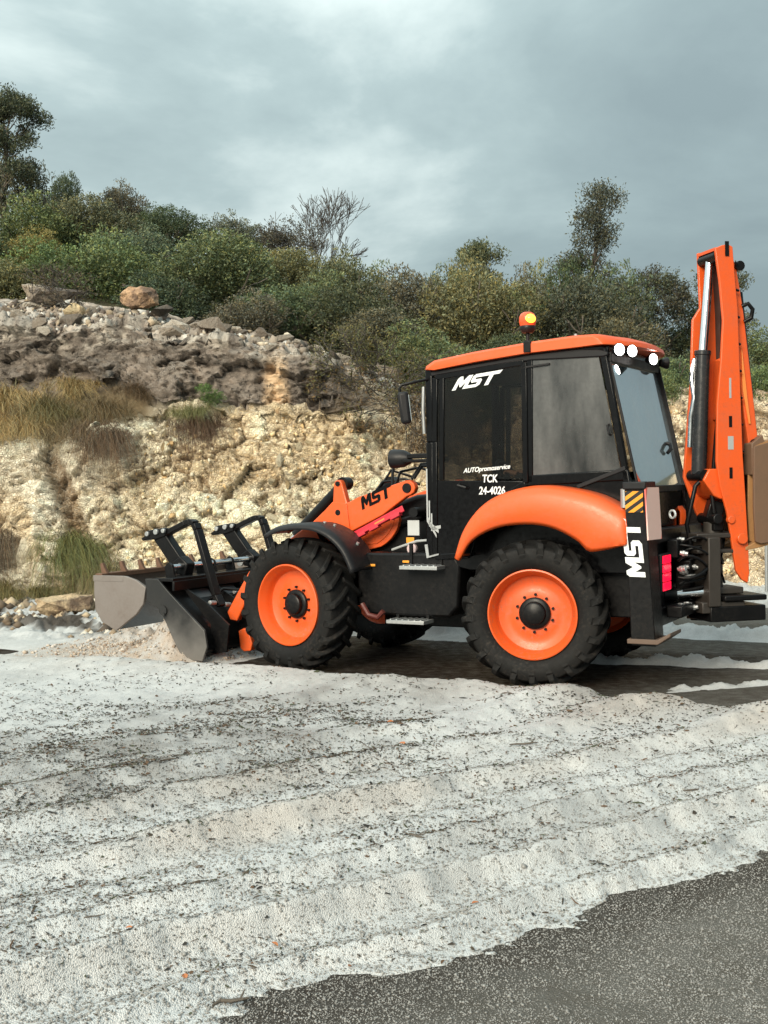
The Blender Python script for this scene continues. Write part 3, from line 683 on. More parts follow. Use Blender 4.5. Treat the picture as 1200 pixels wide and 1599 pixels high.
crb = crb * (1 - 0.55 * snow[:, None]) + np.array((0.66, 0.66, 0.63)) * 0.55 * snow[:, None]
lm_ = sstep(-4.0, -3.3, P[:, 0])[:, None]
cld = np.array((0.135, 0.10, 0.055)) * (1 + 1.0 * fv[:, None]) * (1 - lm_) + cpl * 0.85 * lm_
CC = pale[:, None] * cpl + dark[:, None] * cdk + rub[:, None] * crb + ledge[:, None] * cld
CC = np.clip(CC, 0.01, 0.90)
t = NT('limestone'); at = t.new('ShaderNodeAttribute', attribute_name='Col'); az_ = t.new('ShaderNodeAttribute', attribute_name='Zone'); zs = t.new('ShaderNodeSeparateColor'); t.l.new(az_.outputs['Color'], zs.inputs[0])
wv = t.new('ShaderNodeTexNoise', Scale=5.0, Detail=3.0); t.l.new(t.co(), wv.inputs['Vector'])
wm = t.new('ShaderNodeVectorMath', operation='MULTIPLY_ADD'); t.l.new(wv.outputs['Color'], wm.inputs[0]); wm.inputs[1].default_value = (0.22, 0.22, 0.22); t.l.new(t.co(), wm.inputs[2])
wmp = t.new('ShaderNodeMapping'); wmp.inputs['Scale'].default_value = (1.0, 1.0, 1.45); wmp.inputs['Rotation'].default_value = (0, 0.5, 0); t.l.new(wm.outputs[0], wmp.inputs[0])
def edges(scale):
    v = t.new('ShaderNodeTexVoronoi', Scale=scale); v.feature = 'DISTANCE_TO_EDGE'; t.l.new(wmp.outputs[0], v.inputs['Vector']); return v.outputs['Distance']
e1, e2 = edges(9.0), edges(18.0)
vc = t.new('ShaderNodeTexVoronoi', Scale=18.0); t.l.new(wmp.outputs[0], vc.inputs['Vector']); vcs = t.new('ShaderNodeSeparateColor'); t.l.new(vc.outputs['Color'], vcs.inputs[0])
pit_ = t.new('ShaderNodeTexVoronoi', Scale=9.0); t.l.new(wm.outputs[0], pit_.inputs['Vector'])
a1 = t.noise(11, 6, 0.65); a2 = t.noise(38, 4, 0.65)
c = t.mix(t.ramp(a1, [(0.30, 0.0), (0.58, 0.0), (0.80, 0.2)]), at.outputs['Color'], t.mix(1.0, at.outputs['Color'], (0.50, 0.42, 0.32), 'MULTIPLY'))
gate = t.ramp(t.noise(2.4, 4, 0.6), [(0.40, 0.05), (0.66, 0.9)])
ck = t.math('MAXIMUM', t.math('MULTIPLY', t.ramp(e1, [(0.01, 1.0), (0.07, 0.0)]), 0.75), t.ramp(e2, [(0.01, 0.70), (0.10, 0.0)]))
ck = t.math('MULTIPLY', t.math('MULTIPLY', ck, gate), zs.outputs[0])
c = t.mix(t.math('MULTIPLY', zs.outputs[0], t.ramp(vcs.outputs[0], [(0.2, 0.0), (1.0, 0.45)])), c, t.mix(0.6, c, (0.86, 0.82, 0.70)))
c = t.mix(ck, c, (0.25, 0.155, 0.078))
pk = t.math('MULTIPLY', t.math('MULTIPLY', t.ramp(pit_.outputs['Distance'], [(0.22, 1.0), (0.36, 0.0)]), t.ramp(a1, [(0.48, 0.0), (0.56, 1.0)])), zs.outputs[1])
c = t.mix(t.math('MULTIPLY', pk, 0.75), c, (0.030, 0.024, 0.019))
c = t.mix(t.math('MULTIPLY', zs.outputs[1], t.ramp(a2, [(0.45, 0.0), (0.75, 0.5)])), c, (0.36, 0.31, 0.255))
e0 = edges(3.2)
lc = t.math('MULTIPLY', t.math('MULTIPLY', t.math('MAXIMUM', t.ramp(e0, [(0.005, 1.0), (0.045, 0.0)]), t.math('MULTIPLY', t.ramp(e1, [(0.01, 1.0), (0.06, 0.0)]), 0.55)), t.ramp(t.noise(1.7, 4, 0.6), [(0.40, 0.1), (0.60, 1.0)])), zs.outputs[1])
c = t.mix(t.math('MULTIPLY', lc, 0.85), c, (0.026, 0.020, 0.016))
t.set('Base Color', c); t.set('Roughness', 0.9)
hh_ = t.math('ADD', t.math('ADD', a1, t.math('MULTIPLY', a2, 0.5)), t.math('SUBTRACT', t.math('MULTIPLY', t.math('MULTIPLY', t.ramp(e2, [(0.0, 0.0), (0.2, 1.0)]), 1.0), zs.outputs[0]), t.math('MULTIPLY', pk, 1.5)))
t.set('Normal', t.bump(hh_, 0.030, 0.8)); ROCK = t.m
cliff = link('cliff', fast_mesh('cliff', PC, grid_faces(len(sv), nc), ROCK, CC, False)); cliff['kind'] = 'structure'
za = cliff.data.color_attributes.new('Zone', 'FLOAT_COLOR', 'POINT'); z4 = np.ones((len(PC), 4), np.float32); z4[:, 0] = np.maximum(pale, ledge * sstep(-4.0, -3.3, P[:, 0])); z4[:, 1] = dark; z4[:, 2] = 0; za.data.foreach_set('color', z4.ravel())

# stones: those one can pick out singly are parts of the cliff, the small ones one mesh
def stone_hull(seed, n=14, flat=0.7):
    r_ = np.random.default_rng(seed); v = r_.normal(size=(n, 3)); v /= np.linalg.norm(v, axis=1)[:, None]
    v *= r_.uniform(0.75, 1.05, (n, 1)) * np.array([1, r_.uniform(.65, .95), flat * r_.uniform(.7, 1.1)])
    bm = bmesh.new(); [bm.verts.new(p) for p in v]; res = bmesh.ops.convex_hull(bm, input=bm.verts)
    bmesh.ops.delete(bm, geom=[g for g in res['geom_interior'] if isinstance(g, bmesh.types.BMVert)], context='VERTS')
    bmesh.ops.triangulate(bm, faces=bm.faces); bmesh.ops.recalc_face_normals(bm, faces=bm.faces)
    return bm
def stone_mat(name, c1, c2, c3):
    t = NT(name); oi = t.new('ShaderNodeObjectInfo'); a = t.noise(6, 5, 0.65); b = t.noise(28, 3, 0.6)
    base = t.ramp(oi.outputs['Random'], [(0.0, c1), (0.5, c2), (1.0, c3)])
    base = t.mix(t.ramp(a, [(0.45, 0.0), (0.75, 0.6)]), base, t.mix(1.0, base, (0.45, 0.36, 0.26), 'MULTIPLY'))
    t.set('Base Color', base); t.set('Roughness', 0.9); t.set('Normal', t.bump(t.math('ADD', a, t.math('MULTIPLY', b, .5)), 0.08)); return t.m
ST_PALE = stone_mat('pale_stone', (0.62, 0.46, 0.25), (0.76, 0.62, 0.39), (0.82, 0.74, 0.56))
ST_GREY = stone_mat('grey_stone', (0.16, 0.13, 0.105), (0.36, 0.30, 0.24), (0.66, 0.60, 0.51))
def stone_mesh(seed, mat, flat):
    bm = stone_hull(seed, 16, flat); me = bpy.data.meshes.new('stone'); bm.to_mesh(me); bm.free(); me.materials.append(mat); return me
SM_P = [stone_mesh(300 + i, ST_PALE, 0.7) for i in range(6)]; SM_G = [stone_mesh(320 + i, ST_GREY, 0.6) for i in range(6)]
idx_in = np.where((np.abs(PC[:, 0]) < 0.30 * PC[:, 1] + 0.2) & (sv_ < 5.75))[0]
wr = (rub[idx_in] * (PC[idx_in, 0] < 0.5) > 0.6); wpz = (pale[idx_in] > 0.8) & (zoneb[idx_in] < 0.6) & (sv_[idx_in] > 0.6)
ir = rng.choice(idx_in[wr], 150, replace=False); ip = rng.choice(idx_in[wpz & (rubz[idx_in] > .4)], 90, replace=False)
for i in ir:
    s_ = min(rng.gamma(3, 0.045) + 0.045, 0.32)
    o = link('stone', SM_G[rng.integers(0, 6)], cliff, PC[i] + np.array([0, 0, s_ * 0.25]), (rng.uniform(-.4, .4), rng.uniform(-.4, .4), rng.uniform(0, 6.28)), (s_, s_, s_))
for i in ip:
    s_ = min(rng.gamma(4, 0.009) + 0.045, 0.12)
    o = link('stone', SM_P[rng.integers(0, 6)], cliff, PC[i] + N[i] * s_ * 0.15, tuple(rng.uniform(0, 6.28, 3)), (s_ * 1.15, s_, s_ * 0.85))
def stone_field(name, idx, smin, k_, colf, mesh_seed, up):
    protos = []
    for i in range(5):
        bm = stone_hull(mesh_seed + i, 10, 0.75); bm.verts.ensure_lookup_table()
        bm.verts.index_update(); protos.append((np.array([v.co[:] for v in bm.verts]), np.array([[v.index for v in f.verts] for f in bm.faces]))); bm.free()
    Vs, Fs, Cs = [], [], []; off = 0
    for i in idx:
        v, f = protos[rng.integers(0, 5)]; s_ = smin + rng.gamma(3, k_)
        a = np.array(Euler(tuple(rng.uniform(0, 6.28, 3))).to_matrix())
        Vs.append(v @ a.T * s_ + PC[i] + N[i] * s_ * up); Fs.append(f + off); off += len(v); Cs.append(np.tile(colf(i), (len(v), 1)))
    o = link(name, fast_mesh(name, np.concatenate(Vs), np.concatenate(Fs), ROCK, np.concatenate(Cs)), cliff); o['kind'] = 'stuff'
stone_field('rubble', rng.choice(idx_in[wr], 2200, replace=False), 0.018, 0.014, lambda i: np.array(((.55, .47, .36), (.30, .25, .20), (.15, .12, .10), (.20, .16, .13), (.66, .63, .57), (.42, .33, .23))[rng.integers(0, 6)]) * rng.uniform(.75, 1.1), 340, 0.3)
ipz = idx_in[wpz]; ipz = ipz[fbm(PC[ipz] * 1.4, 3, 297) + 0.10 * rng.normal(size=len(ipz)) > 0.02]
stone_field('embedded_rubble', rng.choice(ipz, 1500, replace=False), 0.012, 0.0095, lambda i: np.array(((.80, .68, .44), (.76, .60, .35), (.82, .74, .56), (.58, .40, .20))[rng.integers(0, 4)]) * rng.uniform(.8, 1.1), 350, 0.2)

# hillside behind the cliff
hx = np.linspace(-45, 45, 181); hy = np.concatenate([np.linspace(20.9, 40, 100), np.linspace(41, 150, 40)])
XX, YY = np.meshgrid(hx, hy); X, Y = XX.ravel(), YY.ravel()
Z = hill(X, Y) - 0.12 + 0.5 * fbm2(X * .35, Y * .35, 4, 401) * sstep(24, 28, Y)
inside = (np.abs(X) < 10.3) & (Y < 24.3); Z = np.where(inside, Z - 2.2, Z)
Z = np.where((np.abs(X) > 10.3) & (Y < 21.5), -0.2, Z)
t = NT('hill_soil'); a = t.noise(1.2, 5, 0.6); b = t.noise(9, 4, 0.6)
t.set('Base Color', t.mix(t.ramp(b, [(0.35, 0.0), (0.7, 1.0)]), t.mix(a, (0.05, 0.045, 0.02), (0.12, 0.09, 0.05)), (0.045, 0.055, 0.022))); t.set('Roughness', 0.95); t.set('Normal', t.bump(b, 0.1))
hs = link('hillside', fast_mesh('hillside', np.stack([X, Y, Z], 1), grid_faces(len(hy), len(hx)), t.m, None, True)); hs['kind'] = 'structure'

# boulders
def boulder(name, label, loc, size, rotz, mat, seed, sub=4, amp=0.55, snow=None):
    bm = stone_hull(seed, 18, 0.85)
    bmesh.ops.subdivide_edges(bm, edges=bm.edges, cuts=3, use_grid_fill=True); bmesh.ops.triangulate(bm, faces=bm.faces)
    me = bpy.data.meshes.new(name); bm.to_mesh(me); bm.free()
    V = np.array([v.co[:] for v in me.vertices]); d = V / np.linalg.norm(V, axis=1)[:, None]
    V = V + d * (amp * fbm(V * 2.2 + seed, 4, seed, 0.6))[:, None]; V *= np.array(size)
    me.vertices.foreach_set('co', V.astype(np.float32).ravel()); me.update(); me.materials.append(mat)
    o = link(name, me, None, loc, (0, 0, rotz)); return tag(o, label, 'boulder')
def flat_rock(name, a_, b_, cthr):
    t = NT(name); n_ = t.noise(2.6, 5, 0.65); m_2 = t.noise(14, 5, 0.6)
    c_ = t.mix(t.ramp(n_, [(cthr - .08, 0.0), (cthr + .08, 1.0)]), a_, b_)
    c_ = t.mix(t.ramp(m_2, [(0.4, 0.0), (0.75, 0.6)]), c_, t.mix(1.0, c_, (0.45, 0.4, 0.34), 'MULTIPLY'))
    t.set('Base Color', c_); t.set('Roughness', 0.9); t.set('Normal', t.bump(m_2, 0.06)); return t.m
boulder('boulder', 'jagged pinkish boulder standing on the rubble in front of the green bushes', (-4.42, 22.4, 5.28), (0.40, 0.34, 0.40), 0.4, flat_rock('pink_rock', (0.58, 0.38, 0.23), (0.20, 0.13, 0.09), .50), 501)
boulder('boulder', 'long flat grey boulder lying at the upper left below the bushes', (-6.15, 22.6, 5.46), (0.66, 0.40, 0.30), 0.1, flat_rock('grey_rock', (0.42, 0.35, 0.27), (0.17, 0.145, 0.13), .48), 502)
boulder('boulder', 'square cream boulder half buried in the grey rubble slope', (-5.48, 22.0, 4.98), (0.25, 0.22, 0.22), 0.8, flat_rock('cream_rock', (0.66, 0.52, 0.32), (0.40, 0.28, 0.17), .60), 503)
boulder('boulder', 'dark boulder capped with hail on the cliff top beside the twiggy shrub', (-0.72, 20.25, 3.08), (0.40, 0.30, 0.22), 0.0, flat_rock('dark_rock', (0.10, 0.075, 0.05), (0.16, 0.13, 0.10), .5), 504)
boulder('boulder', 'brown and cream rock lying in the hail on the verge left of the bucket', (-4.25, 16.3, 0.24), (0.46, 0.32, 0.27), 0.3, flat_rock('brown_rock', (0.50, 0.38, 0.24), (0.11, 0.075, 0.05), .52), 505)
boulder('boulder', 'small round tan stone under the orange scar of the dark rock band', (-1.66, 20.0, 3.03), (0.13, 0.11, 0.13), 0.5, flat_rock('tan_rock', (0.52, 0.36, 0.20), (0.36, 0.24, 0.14), .55), 506)
boulder('boulder', 'white blocky rock at the cliff foot beside the long green tussock', (-5.55, 19.35, 0.75), (0.42, 0.34, 0.75), 0.2, flat_rock('white_rock', (0.72, 0.65, 0.50), (0.42, 0.30, 0.19), .62), 507)

# ------------------------------------------------------------------ vegetation
def leaf_mat(name, trans=0.25):
    t = NT(name); at = t.new('ShaderNodeAttribute', attribute_name='Col'); oi = t.new('ShaderNodeObjectInfo')
    c = t.mix(1.0, at.outputs['Color'], oi.outputs['Color'], 'MULTIPLY')
    t.set('Base Color', c); t.set('Roughness', 0.55); t.set('Specular IOR Level', 0.3)
    tl = t.new('ShaderNodeBsdfTranslucent'); t.l.new(c, tl.inputs[0]); mx = t.new('ShaderNodeMixShader'); mx.inputs[0].default_value = trans
    t.l.new(t.b.outputs[0], mx.inputs[1]); t.l.new(tl.outputs[0], mx.inputs[2]); t.l.new(mx.outputs[0], t.out.inputs['Surface']); return t.m
LEAF = leaf_mat('leaf')
t = NT('bark'); a = t.noise(18, 5, .6); t.set('Base Color', t.mix(a, (0.055, 0.045, 0.036), (0.15, 0.125, 0.10))); t.set('Roughness', 0.9); t.set('Normal', t.bump(a, 0.02)); BARK = t.m
t = NT('grey_twig'); a = t.noise(10, 3); t.set('Base Color', t.mix(a, (0.04, 0.034, 0.03), (0.085, 0.073, 0.062))); t.set('Roughness', 0.9); TWIG = t.m

def leaves_at(cent, axis, n_per, spread, ll, lw, shade):
    """clusters of leaf quads round the clump centres; the leaves point roughly along axis"""
    n = len(cent) * n_per
    c = np.repeat(cent, n_per, 0) + np.clip(rng.normal(0, 1, (n, 3)), -1.5, 1.5) * np.repeat(spread, n_per)[:, None]
    ax = np.repeat(axis, n_per, 0) + rng.normal(0, 0.75, (n, 3)); ax /= np.linalg.norm(ax, axis=1)[:, None]
    sd_ = np.cross(ax, rng.normal(0, 1, (n, 3))); sd_ /= np.linalg.norm(sd_, axis=1)[:, None] + 1e-9
    L = (ll * rng.uniform(.6, 1.35, n))[:, None]; Wd = (lw * rng.uniform(.6, 1.3, n))[:, None]
    V = np.stack([c - ax * L * .5, c + sd_ * Wd * .5, c + ax * L * .5, c - sd_ * Wd * .5], 1).reshape(-1, 3)
    Fq = np.arange(n * 4).reshape(-1, 4)
    sh = np.repeat(shade, n_per) * rng.uniform(.62, 1.35, n)
    hue = rng.uniform(-1, 1, n)
    col = np.stack([sh * (1 + .22 * hue), sh * (1 + .04 * hue), sh * (1 - .25 * hue)], 1)
    return V, Fq, np.repeat(col, 4, 0)
def crown_mesh(seed, lobes=9, clumps=900, per=15, ll=0.030, lw=0.015, dome=True, upright=0.5, fill=0.25):
    """unit crown: radius about 0.5 in x and y, base 0, top 1"""
    r_ = np.random.default_rng(seed)
    LC = []
    for i in range(lobes):
        a = r_.uniform(0, 6.28); rad = 0.30 * math.sqrt(r_.uniform(0, 1)); z = r_.uniform(0.22, 0.74)
        LC.append((rad * math.cos(a), rad * math.sin(a), z, r_.uniform(0.16, 0.27)))
    LC.append((0.0, 0.0, 0.42, 0.32)); LC.append((r_.uniform(-.15, .15), r_.uniform(-.1, .1), 0.80, 0.17))
    LC = np.array(LC)
    li = r_.choice(len(LC), clumps, p=LC[:, 3] ** 2 / (LC[:, 3] ** 2).sum())
    d = r_.normal(size=(clumps, 3)); d /= np.linalg.norm(d, axis=1)[:, None]
    depth = np.where(r_.uniform(0, 1, clumps) < fill, r_.uniform(.3, .8, clumps), r_.uniform(.84, 1.14, clumps))
    c = LC[li, :3] + d * (LC[li, 3] * depth)[:, None] * np.array([1, 1, 1.05])
    c[:, 2] = np.abs(c[:, 2])
    out = c - np.array([0, 0, 0.35]); out /= np.linalg.norm(out, axis=1)[:, None]
    ax = out * (1 - upright) + np.array([0, 0, 1]) * upright
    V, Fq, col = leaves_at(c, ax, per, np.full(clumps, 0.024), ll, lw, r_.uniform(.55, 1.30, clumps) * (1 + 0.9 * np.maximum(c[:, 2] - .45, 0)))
    return fast_mesh('foliage', V, Fq, LEAF, col)
CROWNS = [crown_mesh(600 + i, 9 + i, 1500, 16, 0.028, 0.013) for i in range(5)]
CROWNS_LOOSE = [crown_mesh(620 + i, 6 + i, 560, 14, 0.034, 0.014, upright=0.65, fill=0.4) for i in range(3)]
def branches(G_, p, d, L, r, depth, spread=0.55, gravity=0.0, tips=None, nseg=3, kids=(2, 3), shrink=0.72):
    path = [Vector(p)]; dd = Vector(d).normalized(); rs = [r]
    for i in range(nseg):
        dd = (dd + Vector((random.gauss(0, .13), random.gauss(0, .13), random.gauss(0, .10) + gravity))).normalized()
        path.append(path[-1] + dd * L / nseg); rs.append(r * (1 - 0.40 * (i + 1) / nseg))
    G_.tube(path, [max(q_, 0.006) for q_ in rs], 6 if r > 0.02 else 4)
    if depth <= 0:
        if tips is not None: tips += [(tuple(path[-1]), tuple(dd)), (tuple(path[-2]), tuple(dd))]
        return
    for k in range(random.randint(*kids)):
        nd = (dd + Vector((random.gauss(0, spread), random.gauss(0, spread), random.gauss(0.05, spread * .6)))).normalized()
        branches(G_, path[-1] if k < 2 else path[random.randint(1, nseg)], nd, L * random.uniform(shrink - .12, shrink + .1), rs[-1] * 0.75, depth - 1, spread, gravity, tips, nseg, kids, shrink)
def mesh_of(G_, name, mat):
    o = G_.make(name, mat, None, smooth=60, recalc=False); me = o.data; bpy.data.objects.remove(o); return me
STEMS = []
for i in range(3):
    random.seed(40 + i); g = G()
    for k in range(5): branches(g, (random.uniform(-.08, .08), random.uniform(-.08, .08), -0.15), (random.gauss(0, .5), random.gauss(0, .5), 1), 0.42, 0.014, 2, 0.5)
    STEMS.append(mesh_of(g, 'stem', BARK))
GREEN = (0.112, 0.140, 0.062); DKGREEN = (0.066, 0.083, 0.043); OLIVE = (0.140, 0.148, 0.070); GREYG = (0.112, 0.122, 0.074); YEL = (0.21, 0.185, 0.068); BRIGHT = (0.125, 0.170, 0.070)
def bush(x, y, w, top, tint, label, proto, min_h=None, name='bush', loose=False, ratio=0.8):
    b = float(hill(np.array([x]), np.array([y]))[0]); h = max(top - b, ratio * w)
    t_ = thing(name, label, 'bush', (x, y, top - h), random.uniform(0, 6.28), 'bushes on the hillside')
    src = CROWNS_LOOSE if loose else CROWNS
    f = link('foliage', src[proto % len(src)], t_, scale=(w * 1.12, w * 1.12, h)); f.color = (*[c_ * random.uniform(.9, 1.1) for c_ in tint], 1)
    link('stem', STEMS[proto % 3], t_, scale=(w, w, h))
    return t_
random.seed(5)
B = [
 (-9.74, 38, 1.5, 11.62, DKGREEN, 'small dark bush on the skyline next to the tall tree at the left edge'),
 (-8.06, 38, 2.0, 11.32, GREYG, 'dark olive bush on the skyline with a lumpy top left of the gap'),
 (-7.03, 37, 1.9, 10.33, DKGREEN, 'low skyline bush sloping down right of the lumpy olive one'),
 (-6.02, 36, 2.3, 10.01, DKGREEN, 'near black bush on the skyline left of the round skyline bush'),
 (-4.21, 36, 2.0, 9.83, GREYG, 'round dark olive bush standing alone against the sky left of the bare tree'),
 (-8.97, 32, 3.1, 9.53, OLIVE, 'large olive bush high on the slope below the tree at the left edge'),
 (-7.61, 33, 2.5, 9.66, OLIVE, 'olive bush on the upper slope below the lumpy skyline bush'),
 (-6.12, 31, 2.1, 8.41, GREYG, 'pale olive bush on the slope behind the biggest bright green bush'),
 (-6.26, 28, 3.0, 7.86, BRIGHT, 'biggest bright green bush above the flat grey boulder'),
 (-3.70, 27, 2.7, 7.46, GREEN, 'broad green bush with pale tips right of the pinkish boulder'),
 (-7.78, 28, 2.4, 7.43, BRIGHT, 'low bright green bush at the left behind the flat grey boulder'),
 (-4.60, 25.6, 2.3, 6.34, DKGREEN, 'dark green bush directly behind the pinkish boulder'),
 (-2.32, 29, 2.1, 7.38, OLIVE, 'yellowish olive bush on the slope left of the bare tree foot'),
 (-3.05, 31, 1.9, 7.71, YEL, 'small yellow green bush below the round skyline bush'),
 (-2.30, 26, 2.3, 6.11, GREYG, 'grey green bush at the end of the rubble slope'),
 (-0.92, 28, 2.2, 7.21, GREEN, 'bush at the foot of the bare tree with upright tips'),
 (-0.51, 25, 2.3, 5.92, DKGREEN, 'dark bush above the right end of the dark rock band'),
 (0.66, 27, 2.2, 6.61, GREYG, 'olive grey bush on the skyline left of the feathery tree'),
 (2.14, 26, 2.7, 6.47, OLIVE, 'big olive bush right behind the cab left of the beacon'),
 (0.88, 23.6, 2.1, 4.98, BRIGHT, 'green bush in front of the dark ones left of the cab roof'),
 (4.24, 26, 2.5, 6.20, DKGREEN, 'dark bush at the foot of the tall tree behind the cab roof'),
 (5.13, 22.3, 1.9, 4.18, GREEN, 'dark green bush hanging over the cliff between cab and boom'),
 (8.05, 26, 2.2, 5.11, GREEN, 'green bush at the right edge of the picture beyond the boom'),
 (6.48, 24, 1.9, 4.38, DKGREEN, 'dark bush behind the raised boom'),
 (4.86, 25, 2.0, 5.30, GREYG, 'olive bush behind the rear lamps of the cab roof'),
 (-8.59, 30, 1.8, 8.24, YEL, 'yellow leaved bush low on the slope at the left edge'),
 (-8.10, 27, 2.0, 6.86, OLIVE, 'low olive bush at the left edge above the rubble'),
 (-2.75, 24.5, 1.9, 5.68, GREYG, 'low grey green bush on the rubble crest'),
 (-1.30, 26.5, 2.0, 6.45, OLIVE, 'bush with pale tips between the grey green and the dark one'),
 (0.10, 24.2, 1.8, 5.25, GREYG, 'narrow grey bush above the twiggy brown shrub'),
 (1.50, 28.5, 2.4, 6.6, GREEN, 'green bush below the feathery tree'),
 (3.0, 27.5, 2.2, 6.3, OLIVE, 'olive bush between the feathery tree and the tall tree'),
 (2.6, 23.2, 2.0, 4.6, DKGREEN, 'dark bush just above the front of the cab roof'),
 (-10.4, 29, 2.8, 8.6, GREEN, 'green bush cut by the left edge of the picture'),
 (9.6, 27, 2.6, 5.8, OLIVE, 'olive bush beyond the right edge behind the backhoe bucket'),
 (6.9, 22.6, 1.6, 4.0, GREYG, 'grey bush on the cliff top behind the backhoe bucket'),
 (-11.5, 26, 2.6, 7.0, OLIVE, 'olive bush beyond the left edge above the rubble'),
]
for i, (x, y, w, top, tint, lab) in enumerate(B): bush(x, y, w, top, tint, lab, (i * 3 + i // 4) % 5)
bush(8.54, 31, 2.2, 6.25, GREYG, 'loose grey bush on the far slope right of the boom', 1, loose=True)
bush(6.22, 30, 1.9, 6.14, GREYG, 'thin grey shrub against the sky between tall tree and boom', 2, loose=True)
bush(6.95, 29, 2.2, 6.10, DKGREEN, 'twiggy dark shrub against the sky just left of the boom', 0, loose=True)
bush(-10.04, 34, 2.0, 11.17, GREYG, 'brownish thin shrub under the tree at the left edge', 1, loose=True)
bush(3.72, 29, 2.0, 7.10, OLIVE, 'feathery olive bush left of the tall tree', 2, loose=True, ratio=1.1)

def tree(name, label, loc, trunk_path, radii, seed, depth, L, tips_leaf, tint, spread=0.5, gravity=0.03, leaf=(0.075, 0.030), n_per=16, cl=0.13, kids=(2, 3), starts=None, twig=BARK, shrink=.72):
    random.seed(seed); t_ = thing(name, label, 'tree', loc)
    g = G(); g.tube(trunk_path, radii, 8); tips = []
    for i, p in enumerate(trunk_path):
        if i < (starts or 1): continue
        for k in range(3 if i < len(trunk_path) - 1 else 4):
            a = random.uniform(0, 6.28); up_ = 0.5 + 0.5 * i / len(trunk_path)
            branches(g, p, (math.cos(a) * .8, math.sin(a) * .8, up_), L * (1.25 - .55 * i / len(trunk_path)) * random.uniform(.7, 1.1), radii[i] * 0.5, depth, spread, gravity, tips, 3, kids, shrink)
    g.make('trunk', twig, t_, smooth=60, recalc=False)
    if tips_leaf:
        tp = np.array([a for a, b in tips]); td = np.array([b for a, b in tips])
        V, Fq, col = leaves_at(tp, td, n_per, np.full(len(tp), cl), *leaf, np.random.default_rng(seed).uniform(.7, 1.25, len(tp)))
        f = link('crown', fast_mesh('crown', V, Fq, LEAF, col), t_); f.color = (*tint, 1)
    return t_
tree('olive_tree', 'tall dark olive tree cut by the left edge at the top of the slope', (-10.40, 34, 7.9), [(0, 0, 0), (.1, 0, .9), (-.05, 0, 1.8), (.05, 0, 2.6), (.1, 0, 3.3), (.15, 0, 3.8)], [.16, .13, .11, .08, .06, .04], 71, 4, .56, True, (0.080, 0.094, 0.054), starts=2, n_per=20, cl=.12, leaf=(.085, .034))
tree('slender_tree', 'tall slender tree with a thin grey green crown and dark leaning trunk', (4.60, 28, 3.05), [(0, 0, 0), (.02, 0, .6), (.05, 0, 1.1), (.08, 0, 1.6), (.12, 0, 2.1), (.10, 0, 2.6), (.18, 0, 3.1), (.28, 0, 3.6), (.38, 0, 4.1), (.46, 0, 4.5)], [.13, .12, .11, .10, .09, .075, .06, .05, .04, .03], 72, 3, .50, True, (0.095, 0.100, 0.068), starts=1, n_per=19, cl=.12, leaf=(.075, .028), kids=(2, 3), spread=.6)
tree('feathery_tree', 'light feathery green tree rising above the olive bush left of the beacon', (2.35, 30, 4.0), [(0, 0, 0), (.03, 0, .9), (.08, 0, 1.6), (.06, 0, 2.2), (.10, 0, 2.8)], [.08, .065, .05, .035, .02], 73, 3, .40, True, (0.125, 0.140, 0.075), starts=1, n_per=14, cl=.11, leaf=(.085, .03), kids=(3, 4))
tree('bare_tree', 'bare leafless tree with fine grey twigs against the sky', (-1.85, 34, 6.7), [(0, 0, 0), (.05, 0, .6), (.0, 0, 1.0)], [.07, .06, .05], 79, 5, .66, False, GREYG, spread=.30, gravity=.05, starts=1, twig=TWIG, kids=(2, 3), shrink=.80)
tree('bare_shrub', 'leafless grey shrub left of the bare tree on the skyline', (-2.1, 33, 6.9), [(0, 0, 0), (.0, 0, .4)], [.04, .035], 75, 5, .62, True, (0.09, 0.085, 0.06), spread=.5, gravity=.03, starts=0, twig=TWIG, n_per=4, cl=.10, shrink=.76)
tree('bare_shrub', 'leafless dark shrub against the sky behind the rear of the cab', (6.3, 28.5, 4.6), [(0, 0, 0), (.0, 0, .4)], [.04, .03], 76, 5, .60, True, (0.09, 0.09, 0.06), spread=.38, gravity=.07, starts=0, twig=TWIG, n_per=5, cl=.08, shrink=.76)
tree('bare_shrub', 'grey twiggy shrub close behind the boom against the sky', (7.3, 28, 4.7), [(0, 0, 0), (.0, 0, .4)], [.04, .03], 77, 5, .60, True, (0.09, 0.10, 0.06), spread=.38, gravity=.07, starts=0, twig=TWIG, n_per=8, cl=.10, shrink=.76)
for x, y, w, top, tint, lab, pr in (
 (2.45, 29.2, 1.5, 7.45, OLIVE, 'tall pale olive bush under the feathery tree crown', 0), (1.55, 29.4, 1.7, 7.0, GREYG, 'grey olive bush on the skyline just left of the feathery tree', 1),
 (3.35, 28.8, 1.6, 7.0, GREYG, 'tall thin bush on the skyline just right of the feathery tree', 2), (4.35, 27.4, 1.7, 6.9, DKGREEN, 'tall dark bush round the foot of the leaning tree', 0),
 (5.45, 27.6, 1.7, 6.7, GREYG, 'grey bush right of the leaning tree behind the roof lamps', 1), (-0.1, 28.6, 1.8, 7.05, GREEN, 'green bush on the skyline right of the bare tree', 2)): bush(x, y, w, top, tint, lab, pr, ratio=1.35, loose=True)
